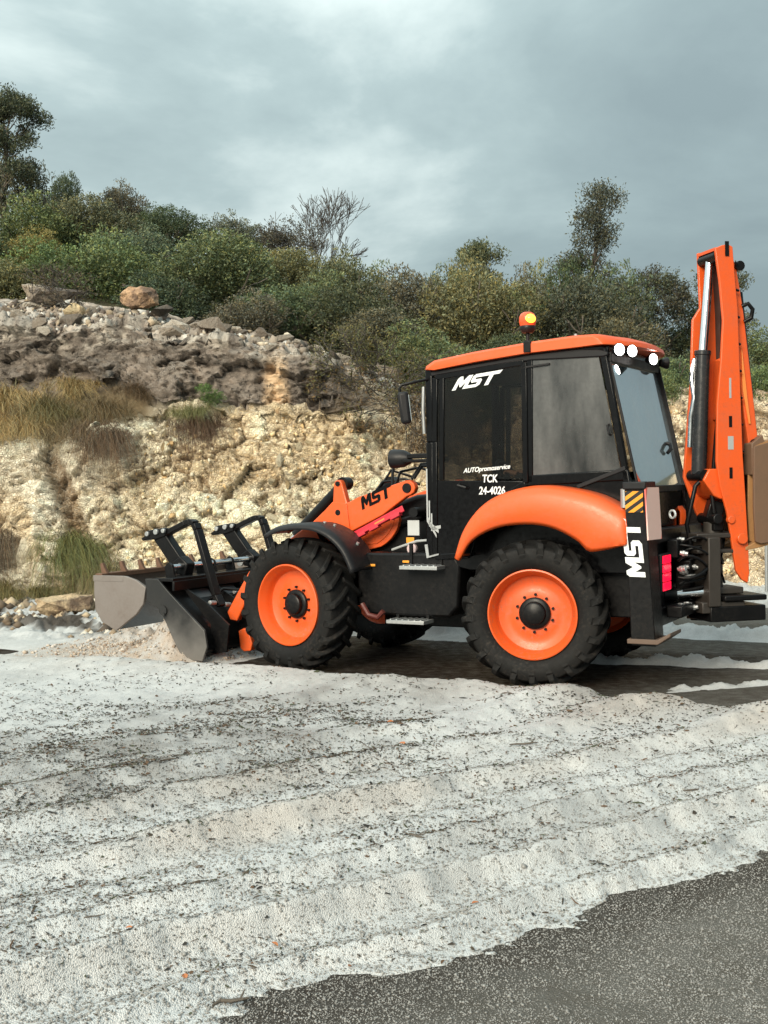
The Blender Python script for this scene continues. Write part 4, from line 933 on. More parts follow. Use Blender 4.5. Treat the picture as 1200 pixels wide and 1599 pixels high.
for x, y, w, top, tint, lab, pr in (
 (1.5, 21.2, 1.9, 4.15, GREEN, 'green bush on the cliff edge hidden in part by the front of the cab', 1),
 (3.3, 21.4, 2.0, 4.3, DKGREEN, 'dark bush on the cliff edge seen through the cab', 2),
 (4.75, 20.9, 1.3, 3.75, GREEN, 'small bush drooping over the cliff edge just right of the cab', 3),
 (5.75, 21.0, 1.6, 3.85, DKGREEN, 'dark bush drooping over the cliff edge left of the boom', 0),
 (6.6, 20.8, 1.5, 3.7, GREEN, 'green bush on the cliff edge right behind the boom', 4),
 (7.8, 21.2, 1.7, 4.0, OLIVE, 'olive bush on the cliff edge at the right edge of the picture', 1)): bush(x, y, w, top, tint, lab, pr, ratio=1.05)
# the twiggy shrub that hangs over the cliff left of the cab
def overhang(label, x, y, z, n, L, tint, seed, droop=-0.05, leaves=6):
    random.seed(seed); t_ = thing('shrub', label, 'shrub', (x, y, z)); g = G(); tips = []
    for k in range(n):
        a = random.uniform(0, 6.28)
        branches(g, (random.uniform(-.3, .3), random.uniform(-.2, .2), 0), (math.cos(a) * .7, math.sin(a) * .5 - .25, random.uniform(.1, 1.1)), L * random.uniform(.6, 1.1), 0.014, 3, .5, droop, tips, 3, (2, 3))
    g.make('stem', TWIG, t_, smooth=60, recalc=False)
    tp = np.array([a for a, b in tips]); td = np.array([b for a, b in tips])
    V, Fq, col = leaves_at(tp, td, leaves, np.full(len(tp), .07), .06, .018, np.random.default_rng(seed).uniform(.6, 1.3, len(tp)))
    f = link('foliage', fast_mesh('foliage', V, Fq, LEAF, col), t_); f.color = (*tint, 1); return t_
overhang('shrub with pale green tips and brown twigs spilling over the cliff left of the cab', 0.02, 20.75, 3.15, 20, .62, (0.135, 0.125, 0.05), 81, -.03, 9)
overhang('brown twiggy shrub hanging from the cliff edge behind the mirror', 0.55, 20.3, 2.9, 18, .45, (0.13, 0.085, 0.042), 82, -.14, 7)
overhang('dry brown shrub at the right end of the dark rock band', -0.45, 20.6, 3.0, 12, .42, (0.13, 0.09, 0.045), 83, -.06, 6)
overhang('small dry bush in front of the flat grey boulder', -5.75, 22.3, 5.1, 9, .34, (0.10, 0.08, 0.05), 84, .0, 4)

# grass tussocks: blades that arch over
t = NT('dry_grass'); at = t.new('ShaderNodeAttribute', attribute_name='Col'); oi = t.new('ShaderNodeObjectInfo')
c = t.mix(1.0, at.outputs['Color'], oi.outputs['Color'], 'MULTIPLY'); t.set('Base Color', c); t.set('Roughness', 0.7); GRASS = t.m
def tussock_mesh(seed, n=1500, droop=1.0, side=(0.25, -0.45)):
    r_ = np.random.default_rng(seed); a = r_.uniform(0, 6.28, n); rad = 0.34 * np.sqrt(r_.uniform(0, 1, n))
    k = r_.integers(0, 14, n); kx, ky = r_.normal(0, .32, 14)[k], r_.normal(0, .22, 14)[k]           # the blades stand in tufts
    bx, by = rad * np.cos(a) * .6 + kx, rad * np.sin(a) * .5 + ky; bz = -0.55 * ky * -1.0 + r_.normal(0, .10, n)
    ox = np.cos(a) * .55 + side[0] + r_.normal(0, .45, n); oy = np.sin(a) * .4 + side[1] + r_.normal(0, .3, n)
    Ln = r_.gamma(7, .105, n); wd = r_.uniform(.003, .0075, n); dr = droop * r_.uniform(.45, 1.45, n); V = np.zeros((n, 8, 3))
    for j in range(4):
        s_ = j / 3.0
        px = bx + ox * s_ * Ln * .75; py = by + oy * s_ * Ln * .75; pz = bz + Ln * (s_ * .85 - dr * s_ * s_ * .95)
        w = wd * (1 - s_ * .85)
        V[:, 2 * j, 0] = px - w; V[:, 2 * j + 1, 0] = px + w
        V[:, 2 * j, 1] = py; V[:, 2 * j + 1, 1] = py + w * .5; V[:, 2 * j, 2] = pz; V[:, 2 * j + 1, 2] = pz
    Fq = (np.arange(n)[:, None, None] * 8 + np.array([[0, 1, 3, 2], [2, 3, 5, 4], [4, 5, 7, 6]])).reshape(-1, 4)
    sh = r_.uniform(.45, 1.5, n); hu = r_.uniform(-1, 1, n)
    col = np.repeat(np.stack([sh * (1 + .2 * hu), sh, sh * (1 - .2 * hu)], 1), 8, 0)
    return fast_mesh('blades', V.reshape(-1, 3), Fq, GRASS, col)
TUS = [tussock_mesh(700 + i) for i in range(3)]; HANG = [tussock_mesh(710 + i, 1700, 1.7, (0.15, -.5)) for i in range(2)]
STRAW = (0.34, 0.25, 0.11); BRN = (0.13, 0.085, 0.05); GRN = (0.15, 0.155, 0.055)
def tussock(label, x, y, z, s_, tint, me, sz=1.0):
    o = link('grass_tussock', me, None, (x, y, z), (0, 0, random.uniform(-.5, .5)), (s_, s_, s_ * sz)); o.color = (*tint, 1)
    return tag(o, label, 'grass', 'grass tussocks on the cliff')
def face_at(x, z):
    m = (np.abs(PC[:, 0] - x) < 0.12) & (np.abs(PC[:, 2] - z) < 0.12) & (sv_ < 5.2)
    return float(PC[m, 1].min()) if m.any() else 20.0
for lab, px_, pz_, s_, tint, me in [
 ('straw coloured tussock at the left edge of the ledge, topmost', -6.25, 3.25, 0.61, STRAW, TUS[0]),
 ('straw coloured tussock on the ledge below the topmost one', -5.95, 2.80, 0.58, STRAW, TUS[1]),
 ('olive tussock in the middle of the grassy ledge', -5.45, 3.05, 0.61, (0.15, 0.125, 0.05), TUS[2]),
 ('straw tussock against the dark rock in the middle of the ledge', -5.2, 3.45, 0.47, STRAW, TUS[0]),
 ('dry tussock at the lip of the ledge left of the hanging clump', -5.1, 2.75, 0.54, (0.16, 0.12, 0.06), TUS[1]),
 ('tussock at the right end of the grassy ledge', -4.55, 3.05, 0.54, (0.16, 0.115, 0.055), TUS[2]),
 ('thin dry grass on the dark rock right of the ledge', -4.05, 3.35, 0.43, (0.15, 0.10, 0.055), TUS[0]),
 ('dark brown clump hanging over the white rock below the ledge', -4.45, 2.62, 0.58, BRN, HANG[0]),
 ('brown clump hanging in the middle of the cliff face', -2.98, 2.80, 0.52, (0.125, 0.078, 0.048), HANG[1]),
 ('small olive clump above the hanging brown one in the middle', -3.1, 3.05, 0.37, GRN, TUS[1]),
 ('long green tussock at the cliff foot left of the bucket', -4.95, 0.85, 0.68, GRN, HANG[0]),
 ('straw tussock at the cliff foot beside the long green one', -4.45, 0.45, 0.50, (0.15, 0.125, 0.055), HANG[1]),
 ('dark brown grass at the cliff foot at the left edge', -6.3, 0.95, 0.65, (0.10, 0.07, 0.04), HANG[1]),
 ('low yellow grass along the foot of the cliff at the left', -5.9, 0.22, 0.45, (0.19, 0.16, 0.06), TUS[2]),
 ('low yellow grass beside the white rock at the cliff foot', -5.35, 0.15, 0.40, (0.17, 0.145, 0.055), TUS[0]),
]: tussock(lab, px_, face_at(px_, pz_) + 0.10, pz_, s_, tint, me, 1.15 if me in HANG else 1.0)
p_ = thing('plant', 'small leafy green plant on the ledge above the hanging brown clump', 'plant', (-2.78, face_at(-2.78, 3.1) - .05, 3.08))
f = link('foliage', CROWNS_LOOSE[0], p_, scale=(.55, .4, .4)); f.color = (0.10, 0.16, 0.05, 1)

# ------------------------------------------------------------------ the backhoe loader
LOADER = thing('backhoe_loader', 'orange and black backhoe loader pushing hail off the road with its front bucket', 'backhoe loader',
               (OX, OY, 0), math.atan2(UY, UX))
def resample(pts, n):
    pts = [Vector((p[0], 0, p[1])) for p in pts]; out = []
    # Catmull-Rom through the points, then even spacing
    dense = []
    for i in range(len(pts) - 1):
        p0 = pts[max(i - 1, 0)]; p1 = pts[i]; p2 = pts[i + 1]; p3 = pts[min(i + 2, len(pts) - 1)]
        for k in range(12):
            t_ = k / 12.0
            dense.append(0.5 * ((2 * p1) + (p2 - p0) * t_ + (2 * p0 - 5 * p1 + 4 * p2 - p3) * t_ ** 2 + (3 * p1 - p0 - 3 * p2 + p3) * t_ ** 3))
    dense.append(pts[-1]); cum = [0]
    for a, b in zip(dense, dense[1:]): cum.append(cum[-1] + (b - a).length)
    for k in range(n):
        s_ = cum[-1] * k / (n - 1); j = max(0, min(len(cum) - 2, next((i for i in range(len(cum) - 1) if cum[i + 1] >= s_), len(cum) - 2)))
        f = (s_ - cum[j]) / max(cum[j + 1] - cum[j], 1e-9); q = dense[j].lerp(dense[j + 1], f); out.append((q.x, q.z))
    return out

# the maker's letters as slanted blocks on a unit height
LOGO = [
 [(0, 0), (0, .86), (.12, 1), (.30, 1), (.50, .62), (.70, 1), (1.0, 1), (1.0, 0), (.74, 0), (.74, .52), (.55, .18), (.45, .18), (.26, .52), (.26, 0)],
 [(.76, 0), (1.70, 0), (1.88, .14), (1.88, .48), (1.76, .60), (1.34, .60), (1.34, .74), (2.02, .74), (2.02, 1), (1.22, 1), (1.08, .88), (1.08, .50), (1.20, .38), (1.60, .38), (1.60, .22), (.76, .22)],
 [(1.60, .74), (1.60, 1), (3.05, 1), (2.96, .74), (2.56, .74), (2.56, 0), (2.28, 0), (2.28, .74)]]
def logo(name, origin, ux, uy, w, h, shear, mat, parent, nrm, th=0.004):
    g = G(); ux = Vector(ux).normalized(); uy = Vector(uy).normalized(); nrm = Vector(nrm).normalized(); o_ = Vector(origin)
    for i, pl in enumerate(LOGO):
        pl = [(x + shear * y, y) for x, y in pl]; m = len(pl); off = nrm * (0.0007 * i)
        a = [o_ + ux * (x / 3.05 * w) + uy * (y * h) + nrm * th + off for x, y in pl]; b = [o_ + ux * (x / 3.05 * w) + uy * (y * h) for x, y in pl]
        g.add(a + b, [tuple(range(m)), tuple(range(2 * m - 1, m - 1, -1))] + [(k, (k + 1) % m, m + (k + 1) % m, m + k) for k in range(m)])
    return g.make(name, mat, parent, smooth=0)
def lettering(name, body, size, M_, mat, parent, shear=0.0, xs=1.0, bold=0.0):
    cu = bpy.data.curves.new(name, 'FONT'); cu.body = body; cu.size = size; cu.align_x = 'CENTER'; cu.extrude = 0.0012; cu.shear = shear; cu.offset = bold
    tmp = bpy.data.objects.new('tmp', cu); COL.objects.link(tmp)
    me = bpy.data.meshes.new_from_object(tmp.evaluated_get(bpy.context.evaluated_depsgraph_get())); bpy.data.objects.remove(tmp)
    me.transform(M_ @ Matrix.Diagonal((xs, 1, 1, 1))); me.materials.clear(); me.materials.append(mat); me.name = name
    return link(name, me, parent)

# ---- wheels
def wheel_meshes():
    g = G()
    half = [(.395, .150), (.425, .190), (.480, .212), (.540, .214), (.585, .198), (.606, .160), (.614, .08)]
    g.lathe(half + [(.616, 0)] + [(r, -y) for r, y in half[::-1]], 72)
    NL = 21
    for sgn in (1, -1):
        for k in range(NL):
            a0 = 2 * math.pi * (k + (0.5 if sgn < 0 else 0)) / NL
            vs = []
            for yv, da, ri, ro, w_ in ((-.012, -.02, .60, .652, .040), (.07, .075, .60, .654, .040), (.14, .155, .595, .650, .044), (.196, .215, .57, .638, .050), (.222, .235, .53, .598, .050), (.214, .24, .50, .54, .046)):
                for r_, aw in ((ri, -w_ * .75), (ro, -w_ * .5), (ro, w_ * .5), (ri, w_ * .75)):
                    a = a0 + da + aw / .63; vs.append((r_ * math.cos(a), yv * sgn, r_ * math.sin(a)))
            fs = [(0, 1, 2, 3), (23, 22, 21, 20)]
            for j in range(5):
                for c in range(4): c2 = (c + 1) % 4; fs.append((j * 4 + c, j * 4 + c2, j * 4 + 4 + c2, j * 4 + 4 + c))
            g.add(vs, fs)
    tyre = g.make('tyre', RUBBER, None, bevel=0.006, seg=1, smooth=40)
    g = G()
    prof = [(.392, .125), (.402, .168), (.400, .184), (.388, .188), (.378, .176), (.372, .150), (.352, .128), (.346, .085), (.330, .050), (.285, .030), (.235, .022), (.205, .034), (.155, .036), (.10, .036), (.0, .036)]
    g.lathe(prof + [(.0, .0), (.25, -.02), (.34, -.03), (.38, -.14), (.39, -.15)], 72)
    rim = g.make('rim', ORANGE, None, smooth=40)
    g = G()
    g.lathe([(.0, .037), (.142, .037), (.142, .062), (.132, .072), (.105, .075), (.10, .112), (.088, .122), (.0, .124)], 40)
    for k in range(10):
        a = 2 * math.pi * k / 10; c = Vector((.168 * math.cos(a), .036, .168 * math.sin(a))); g.cyl(c, c + Vector((0, .024, 0)), .013, 6)
    hub = g.make('hub', BLACK, None, smooth=40)
    g = G(); g.cyl((.30, .03, .17), (.315, .09, .18), .010, 8); g.cyl((.315, .09, .18), (.317, .105, .181), .013, 8)
    valve = g.make('valve', ORANGE, None, smooth=40)
    return [tyre, rim, hub, valve]
WH = wheel_meshes()
def add_wheel(x, y, steer, flip, spin, first):
    w = link('wheel', None, LOADER, (x, y, .645), (0, 0, (math.pi if flip else 0) + steer))
    for src in WH:
        o = src if first else src.copy()
        if not first: COL.objects.link(o)
        o.parent = w; o.rotation_euler = (0, spin, 0)
    return w
for i, (x, y, st, fl, sp) in enumerate(((0, .915, R(10.5), False, .9), (2.49, .915, R(-10.5), False, 2.2), (0, -.915, R(10.5), True, .3), (2.49, -.915, R(-10.5), True, 1.2))):
    add_wheel(x, y, st, fl, sp, i == 0)

# ---- chassis, bonnet, tanks, steps
g = G()
g.box((1.0, 0, .78), (3.7, .62, .34)); g.box((2.55, 0, .80), (.9, .74, .36)); g.box((2.49, 0, .645), (.26, 1.45, .22)); g.box((0, 0, .645), (.30, 1.45, .26))
g.box((1.25, 0, .50), (1.3, .5, .22)); g.cyl((.2, 0, .6), (2.4, 0, .6), .05, 12); g.box((-.75, 0, .85), (.5, 1.3, .5))
g.box((.55, .0, 1.08), (1.5, 1.46, .10))
g.make('chassis', BLACK, LOADER, bevel=.012)
g = G(); g.prism([(1.12, 1.0), (1.12, 1.72), (1.45, 1.70), (2.1, 1.50), (2.75, 1.36), (2.86, 1.22), (2.86, .95)], -.40, .40)
g.make('bonnet', BLACK, LOADER, bevel=.05, seg=3)
g = G(); g.prism([(.86, 1.16), (1.80, 1.15), (1.90, 1.05), (1.90, .66), (1.78, .55), (.92, .55), (.82, .66), (.80, 1.05)], .44, .79)
tank = g.make('fuel_tank', BLACK, LOADER, bevel=.025)
g = G(); g.prism([(.86, 1.16), (1.80, 1.15), (1.90, 1.05), (1.90, .66), (1.78, .55), (.92, .55), (.82, .66), (.80, 1.05)], -.79, -.44); g.make('side_tank', BLACK, LOADER, bevel=.025)
for x0, x1, z, y in ((.95, 1.345, 1.025, .95), (1.105, 1.505, .508, .93)):
    g = G(); g.box(((x0 + x1) / 2, y - .09, z), (x1 - x0, .22, .035))
    for k in range(6): g.box((x0 + .04 + k * (x1 - x0 - .08) / 5, y - .09, z + .021), (.018, .20, .012))
    st = g.make('step', ALU, LOADER, bevel=.004)
    for xb in (x0 + .04, x1 - .04): g = G(); g.beam((xb, y - .16, z), (xb, y - .16, z + .22), .03, .03); g.make('bracket', BLACK, st)
g = G(); g.tube([(1.56, .90, .60), (1.62, .90, .54), (1.72, .90, .56), (1.80, .88, .66)], .025, 8); g.make('guard_rail', paint('dull_maroon', (0.09, .016, .012), .5), LOADER)
for x, z, w_ in ((1.36, 1.07, .07), (1.74, 1.03, .09)):
    g = G(); g.box((x, .797, z), (w_, .012, .022)); g.make('reflector', YELLOWP, LOADER, bevel=.003)

# ---- cab
g = G()
def bar(pts, w_, h_, y): 
    for a, b in zip(pts, pts[1:]): g.beam((a[0], y, a[1]), (b[0], y, b[1]), w_, h_, (0, 1, 0))
for sg in (1, -1):
    y = .775 * sg
    bar([(1.105, 1.12), (1.085, 2.2), (1.085, 2.90)], .075, .06, y)
    bar([(.09, 1.80), (.075, 2.95)], .07, .05, y)
    bar([(-.600, 2.98), (-.790, 1.90), (-.86, 1.50)], .065, .05, y)
    bar([(1.10, 2.85), (.06, 2.945), (-.62, 2.945)], .09, .05, y)
    bar([(.16, 1.82), (-.82, 1.86)], .10, .05, y)
for x, z in ((1.09, 2.87), (-.62, 2.95), (-.83, 1.72), (1.10, 1.60)): g.beam((x, -.78, z), (x, .78, z), .07, .08)
g.make('cab_frame', BLACKG, LOADER, bevel=.012)
g = G()
for sg in (1, -1): g.prism([(1.125, 1.10), (1.105, 1.80), (.95, 1.84), (.15, 1.80), (-.30, 1.80), (-.84, 1.84), (-.93, 1.50), (-.90, 1.00), (.70, 1.00)], .755 * sg, .785 * sg)
g.prism([(1.13, 1.0), (1.13, 1.62), (1.10, 1.62), (1.10, 1.0)], -.75, .75); g.prism([(-.88, 1.0), (-.88, 1.70), (-.85, 1.70), (-.85, 1.0)], -.75, .75)
g.box((.1, 0, 1.13), (1.9, 1.48, .03))
g.make('cab_body', BLACKG, LOADER, bevel=.01)
door = None
for sg in (1, -1):
    g = G(); y = .800 * sg
    ring = [(1.015, 2.80), (.125, 2.89), (.125, 1.80), (.42, 1.64), (.62, 1.40), (.70, 1.14), (1.045, 1.12), (1.03, 2.2)]
    for a, b in zip(ring, ring[1:] + ring[:1]): g.beam((a[0], y, a[1]), (b[0], y, b[1]), .055, .03, (0, 1, 0))
    g.prism([(1.02, 1.12), (1.01, 1.84), (.14, 1.82), (.42, 1.64), (.62, 1.40), (.70, 1.14)], y - .008, y + .008)
    g.beam((.945, y, 2.80), (.965, y, 1.84), .05, .03, (0, 1, 0))
    d = g.make('door', BLACKG, LOADER, bevel=.008)
    g = G(); g.prism([(1.01, 2.79), (.13, 2.88), (.13, 1.84), (1.02, 1.84)], y - .003, y + .003); g.make('pane', GLASS, d, smooth=0)
    g = G(); g.tube([(.78, y + .01 * sg, 1.80), (.78, y + .05 * sg, 1.79), (.70, y + .05 * sg, 1.77), (.70, y + .01 * sg, 1.76)], .012, 8); g.make('handle', PLASTIC, d)
    if sg == 1: door = d
    g = G(); g.prism([(.045, 2.915), (-.565, 2.915), (-.755, 1.90), (.055, 1.865)], .790 * sg - .003, .790 * sg + .003); sw = g.make('side_window', GLASS_Q if sg == 1 else GLASS, LOADER, smooth=0)
    g = G(); g.beam((-.36, .80 * sg, 1.76), (-.80, .80 * sg, 1.92), .035, .02, (0, 1, 0)); g.make('seal', PLASTIC, sw, bevel=.004)
    if sg == 1:
        g = G(); g.tube([(-.655, .80, 2.30), (-.655, .84, 2.29), (-.668, .84, 2.22), (-.668, .80, 2.21)], .010, 8); g.make('handle', PLASTIC, sw)
        g = G(); g.beam((.15, .805, 2.84), (-.12, .805, 2.86), .018, .02, (0, 1, 0)); g.make('hinge', PLASTIC, sw, bevel=.003)
# slanting rear window and windscreen
g = G(); g.add([(-.635, -.73, 2.90), (-.635, .73, 2.90), (-.885, .73, 1.74), (-.885, -.73, 1.74), (-.641, -.73, 2.90), (-.641, .73, 2.90), (-.891, .73, 1.74), (-.891, -.73, 1.74)],
            [(0, 1, 2, 3), (7, 6, 5, 4), (0, 4, 5, 1), (1, 5, 6, 2), (2, 6, 7, 3), (3, 7, 4, 0)])
rw = g.make('rear_window', GLASS_R, LOADER, smooth=0)
g = G(); g.beam((-.645, .745, 2.90), (-.895, .745, 1.74), .022, .02, (0, 1, 0)); g.beam((-.65, -.74, 2.90), (-.90, -.74, 1.74), .06, .02, (0, 1, 0)); g.beam((-.90, -.76, 1.73), (-.90, .76, 1.73), .03, .06); g.beam((-.66, -.76, 2.89), (-.66, .76, 2.89), .03, .08)
g.make('frame', PLASTIC, rw, bevel=.005)
g = G(); g.tube([(-.80, -.5, 2.16), (-.84, -.5, 2.14), (-.86, -.44, 2.10), (-.84, -.40, 2.06)], .018, 8); g.make('handle', PLASTIC, rw)
g = G(); g.box((1.105, 0, 2.24), (.006, 1.46, 1.22)); g.make('windscreen', GLASS, LOADER, smooth=0)
# roof
g = G(); prof = [(1.125, 2.875), (1.115, 2.915), (1.03, 2.965), (.60, 3.02), (.055, 3.072), (-.35, 3.098), (-.60, 3.098), (-.74, 3.075), (-.85, 3.03), (-.87, 2.995), (-.70, 2.995), (-.40, 2.985), (.055, 2.965), (.60, 2.915), (1.05, 2.866)]
ys_ = [-.86, -.83, -.74, -.60, -.4, 0, .4, .60, .74, .83, .86]; zo = [-.03, -.008, 0, .004, .01, .012, .01, .004, 0, -.008, -.03]; m = len(prof); vs = []
for y, dz in zip(ys_, zo):
    for i, (x, z) in enumerate(prof):
        pull = .05 if abs(y) > .845 else (.02 if abs(y) > .8 else 0)
        xx = x - pull if x > .9 else (-.5 + (x + .5) * (1 - .64 * (abs(y) / .86) ** 2.2) if x < -.5 else x)
        vs.append((xx, y, z + (dz if 1 <= i <= 8 else 0)))
fs = [tuple(range(m)), tuple(range(len(vs) - 1, len(vs) - m - 1, -1))]
for j in range(len(ys_) - 1):
    for i in range(m): i2 = (i + 1) % m; fs.append((j * m + i, j * m + i2, (j + 1) * m + i2, (j + 1) * m + i))
g.add(vs, fs); roof = g.make('roof', ORANGE, LOADER, bevel=.014, seg=3, smooth=50)
g = G(); g.prism([(1.07, 2.86), (.055, 2.958), (-.40, 2.978), (-.60, 2.955), (-.66, 2.93), (-.66, 2.90), (-.62, 2.89), (.05, 2.90), (1.06, 2.81)], -.81, .81); g.make('lining', PLASTIC, roof, bevel=.012)
g = G(); g.box((.07, .855, 3.018), (.07, .03, .10)); g.box((.07, .84, 3.06), (.05, .05, .03)); g.make('clip', BLACK, roof, bevel=.006)
for x, z in ((.83, 2.985), (-.33, 3.10)):
    g = G(); g.cyl((x, .70, z - .02), (x, .70, z + .02), .016, 8); g.make('bolt', ALU, roof)
# lit work lamps under the rear edge of the roof
def lamp(x, y, z, yaw, pitch=-.12):
    Mx = Matrix.Translation((x, y, z)) @ Matrix.Scale(.88, 4) @ Matrix.Rotation(yaw, 4, 'Z') @ Matrix.Rotation(pitch, 4, 'Y')
    g = G(Mx); g.lathe([(0, -.075), (.035, -.072), (.052, -.03), (.066, .0), (.066, .02), (.058, .022)], 24); g.M = Mx
    h = g.make('work_lamp', PLASTIC, LOADER, smooth=50)
    g = G(Mx); g.lathe([(.0, .036), (.03, .033), (.052, .024), (.061, .012), (.061, .0), (.0, .0)], 24); g.make('lens', LAMP, h, smooth=60)
# lathe axis is +y: turn it to point back and outwards
for x, y, z, yw in ((-.735, .750, 2.948, R(48)), (-.785, .545, 2.950, R(52)), (-.80, -.06, 2.925, R(58)), (-.735, -.750, 2.945, R(130))): lamp(x, y, z, yw)
# beacon
g = G(); g.cyl((.245, .40, 3.03), (.245, .40, 3.22), .016, 10); g.lathe  # stalk
Mb = Matrix.Translation((.245, .40, 3.0)) @ Matrix.Rotation(R(90), 4, 'X')
g2 = G(Mb); g2.lathe([(0, .20), (.05, .20), (.070, .225), (.072, .262), (.066, .27), (0, .27)], 24)
g.v += g2.v; n0 = len(g.v) - len(g2.v); g.f += [tuple(i + n0 for i in f) for f in g2.f]
bc = g.make('beacon', PLASTIC, LOADER, smooth=40)
g = G(Mb); g.lathe([(.070, .265), (.080, .30), (.078, .345), (.062, .378), (.035, .392), (.0, .396)], 28); g.make('lens', AMBER, bc, smooth=50)
g = G(); g.sphere((.245 - .038, .40 + .035, 3.325), (.052, .052, .046), 14, 9); g.make('bulb', AMBERL, bc)
# cab interior: seat, column, consoles
g = G(); g.box((.02, 0, 1.42), (.50, .50, .12)); g.box((-.24, 0, 1.80), (.12, .48, .68), (0, R(-10), 0)); g.box((-.32, 0, 2.22), (.09, .28, .18), (0, R(-10), 0)); g.box((.0, 0, 1.25), (.34, .34, .26))
g.make('seat', CLOTH, LOADER, bevel=.04, seg=3)
Ms = Matrix.Translation((.62, 0, 1.86)) @ Matrix.Rotation(R(-58), 4, 'Y') @ Matrix.Rotation(R(90), 4, 'X')
g = G(); g.cyl((.86, 0, 1.30), (.64, 0, 1.84), .045, 10); g.box((.90, 0, 1.40), (.18, .30, .5))
col_ = g.make('steering_column', PLASTIC, LOADER, bevel=.01)
g = G(Ms)
for k in range(28):
    a, b = 2 * math.pi * k / 28, 2 * math.pi * (k + 1) / 28
    g.beam((.19 * math.cos(a), 0, .19 * math.sin(a)), (.19 * math.cos(b), 0, .19 * math.sin(b)), .028, .028, (0, 1, 0))
for k in range(3): a = 2 * math.pi * k / 3 + .5; g.beam((0, 0, 0), (.18 * math.cos(a), 0, .18 * math.sin(a)), .03, .015, (0, 1, 0))
g.make('steering_wheel', PLASTIC, LOADER, smooth=40)
g = G(); g.box((-.1, -.52, 1.50), (.8, .26, .62)); g.box((.10, .55, 1.40), (.5, .16, .45)); g.box((-.62, 0, 1.40), (.3, 1.3, .5)); g.make('console', PLASTIC, LOADER, bevel=.03)
# lettering on the door
Mt = lambda x, z: Matrix.Translation((x, .8105, z)) @ Matrix(((-1, 0, 0, 0), (0, 0, 1, 0), (0, 1, 0, 0), (0, 0, 0, 1)))
logo('logo', (.845, .8045, 2.668), (-1, 0, .10), (0, 0, 1), .44, .115, .55, WHITEP, door, (0, 1, 0))
# slight rise of the lines towards the rear, as printed
lettering('lettering', 'AUTOpromoservice', .060, Mt(.505, 1.920) @ Matrix.Rotation(R(4), 4, 'Z'), WHITEP, door, .35, .92, .0012)
lettering('lettering', 'TCK', .098, Mt(.475, 1.815), WHITEP, door, .12, .78, .0022)
lettering('lettering', '24-4026', .098, Mt(.455, 1.705), WHITEP, door, .12, .80, .0022)
# stripes on the front corner of the cab
for k in range(3):
    x0 = 1.122 - .022 * k
    g = G(); g.prism([(x0, 1.95 - .3 * (k > 0) - .12 * (k > 1)), (x0 - .014, 1.95 - .3 * (k > 0) - .12 * (k > 1)), (x0 - .014, 1.42 - .045 * k + .075), (x0 - .10, 1.345 - .0 * k + .075 - .045 * (2 - k)), (x0 - .10, 1.315 + .075 - .045 * (2 - k)), (x0, 1.395 - .045 * k + .06)], .812, .816)
    g.make('stripe', GREYP, LOADER, smooth=0)

# ---- rear mudguards
outer = resample([(.697, 1.143), (.617, 1.375), (.469, 1.577), (.25, 1.706), (-.053, 1.770), (-.347, 1.744), (-.605, 1.681), (-.801, 1.582), (-.90, 1.517), (-.905, 1.40), (-.897, 1.275)], 40)
inner = resample([(.655, 1.115), (.536, 1.290), (.316, 1.405), (.041, 1.446), (-.226, 1.418), (-.457, 1.309), (-.559, 1.217), (-.66, 1.222), (-.77, 1.245), (-.86, 1.268), (-.890, 1.272)], 40)
for sg in (1, -1):
    g = G(); vs = []; sec = [(.60, 0), (1.00, 0), (1.06, .02), (1.10, .09), (1.125, .28), (1.135, .6), (1.125, .9), (1.10, 1.0)]
    for (ox, oz), (ix, iz) in zip(outer, inner):
        for y, f in sec: vs.append((ox + (ix - ox) * f, y * sg, oz + (iz - oz) * f))
    k = len(sec); g.add(vs, [(a * k + b, a * k + b + 1, (a + 1) * k + b + 1, (a + 1) * k + b) for a in range(39) for b in range(k - 1)])
    fd = g.make('rear_mudguard', ORANGE, LOADER, smooth=50, recalc=True, solid=.02)
    fd.modifiers['solid'].offset = 0
    g = G(); vs = []
    for (ox, oz), (ix, iz) in zip(outer, inner):
        for y, f in ((.58, .12), (1.00, .12), (1.07, .35), (1.085, .97)): vs.append((ox + (ix - ox) * f, y * sg, oz + (iz - oz) * f - .012))
    g.add(vs, [(a * 4 + b, a * 4 + b + 1, (a + 1) * 4 + b + 1, (a + 1) * 4 + b) for a in range(39) for b in range(3)]); g.make('liner', BLACK, fd, smooth=50)
    # inner wall beside the wheel
    g = G(); g.prism([(.66, 1.13), (.44, 1.55), (.2, 1.69), (-.1, 1.75), (-.4, 1.72), (-.75, 1.58), (-.88, 1.45), (-.88, .75), (.66, .75)], .56 * sg, .60 * sg); g.make('wheel_arch', BLACK, LOADER)
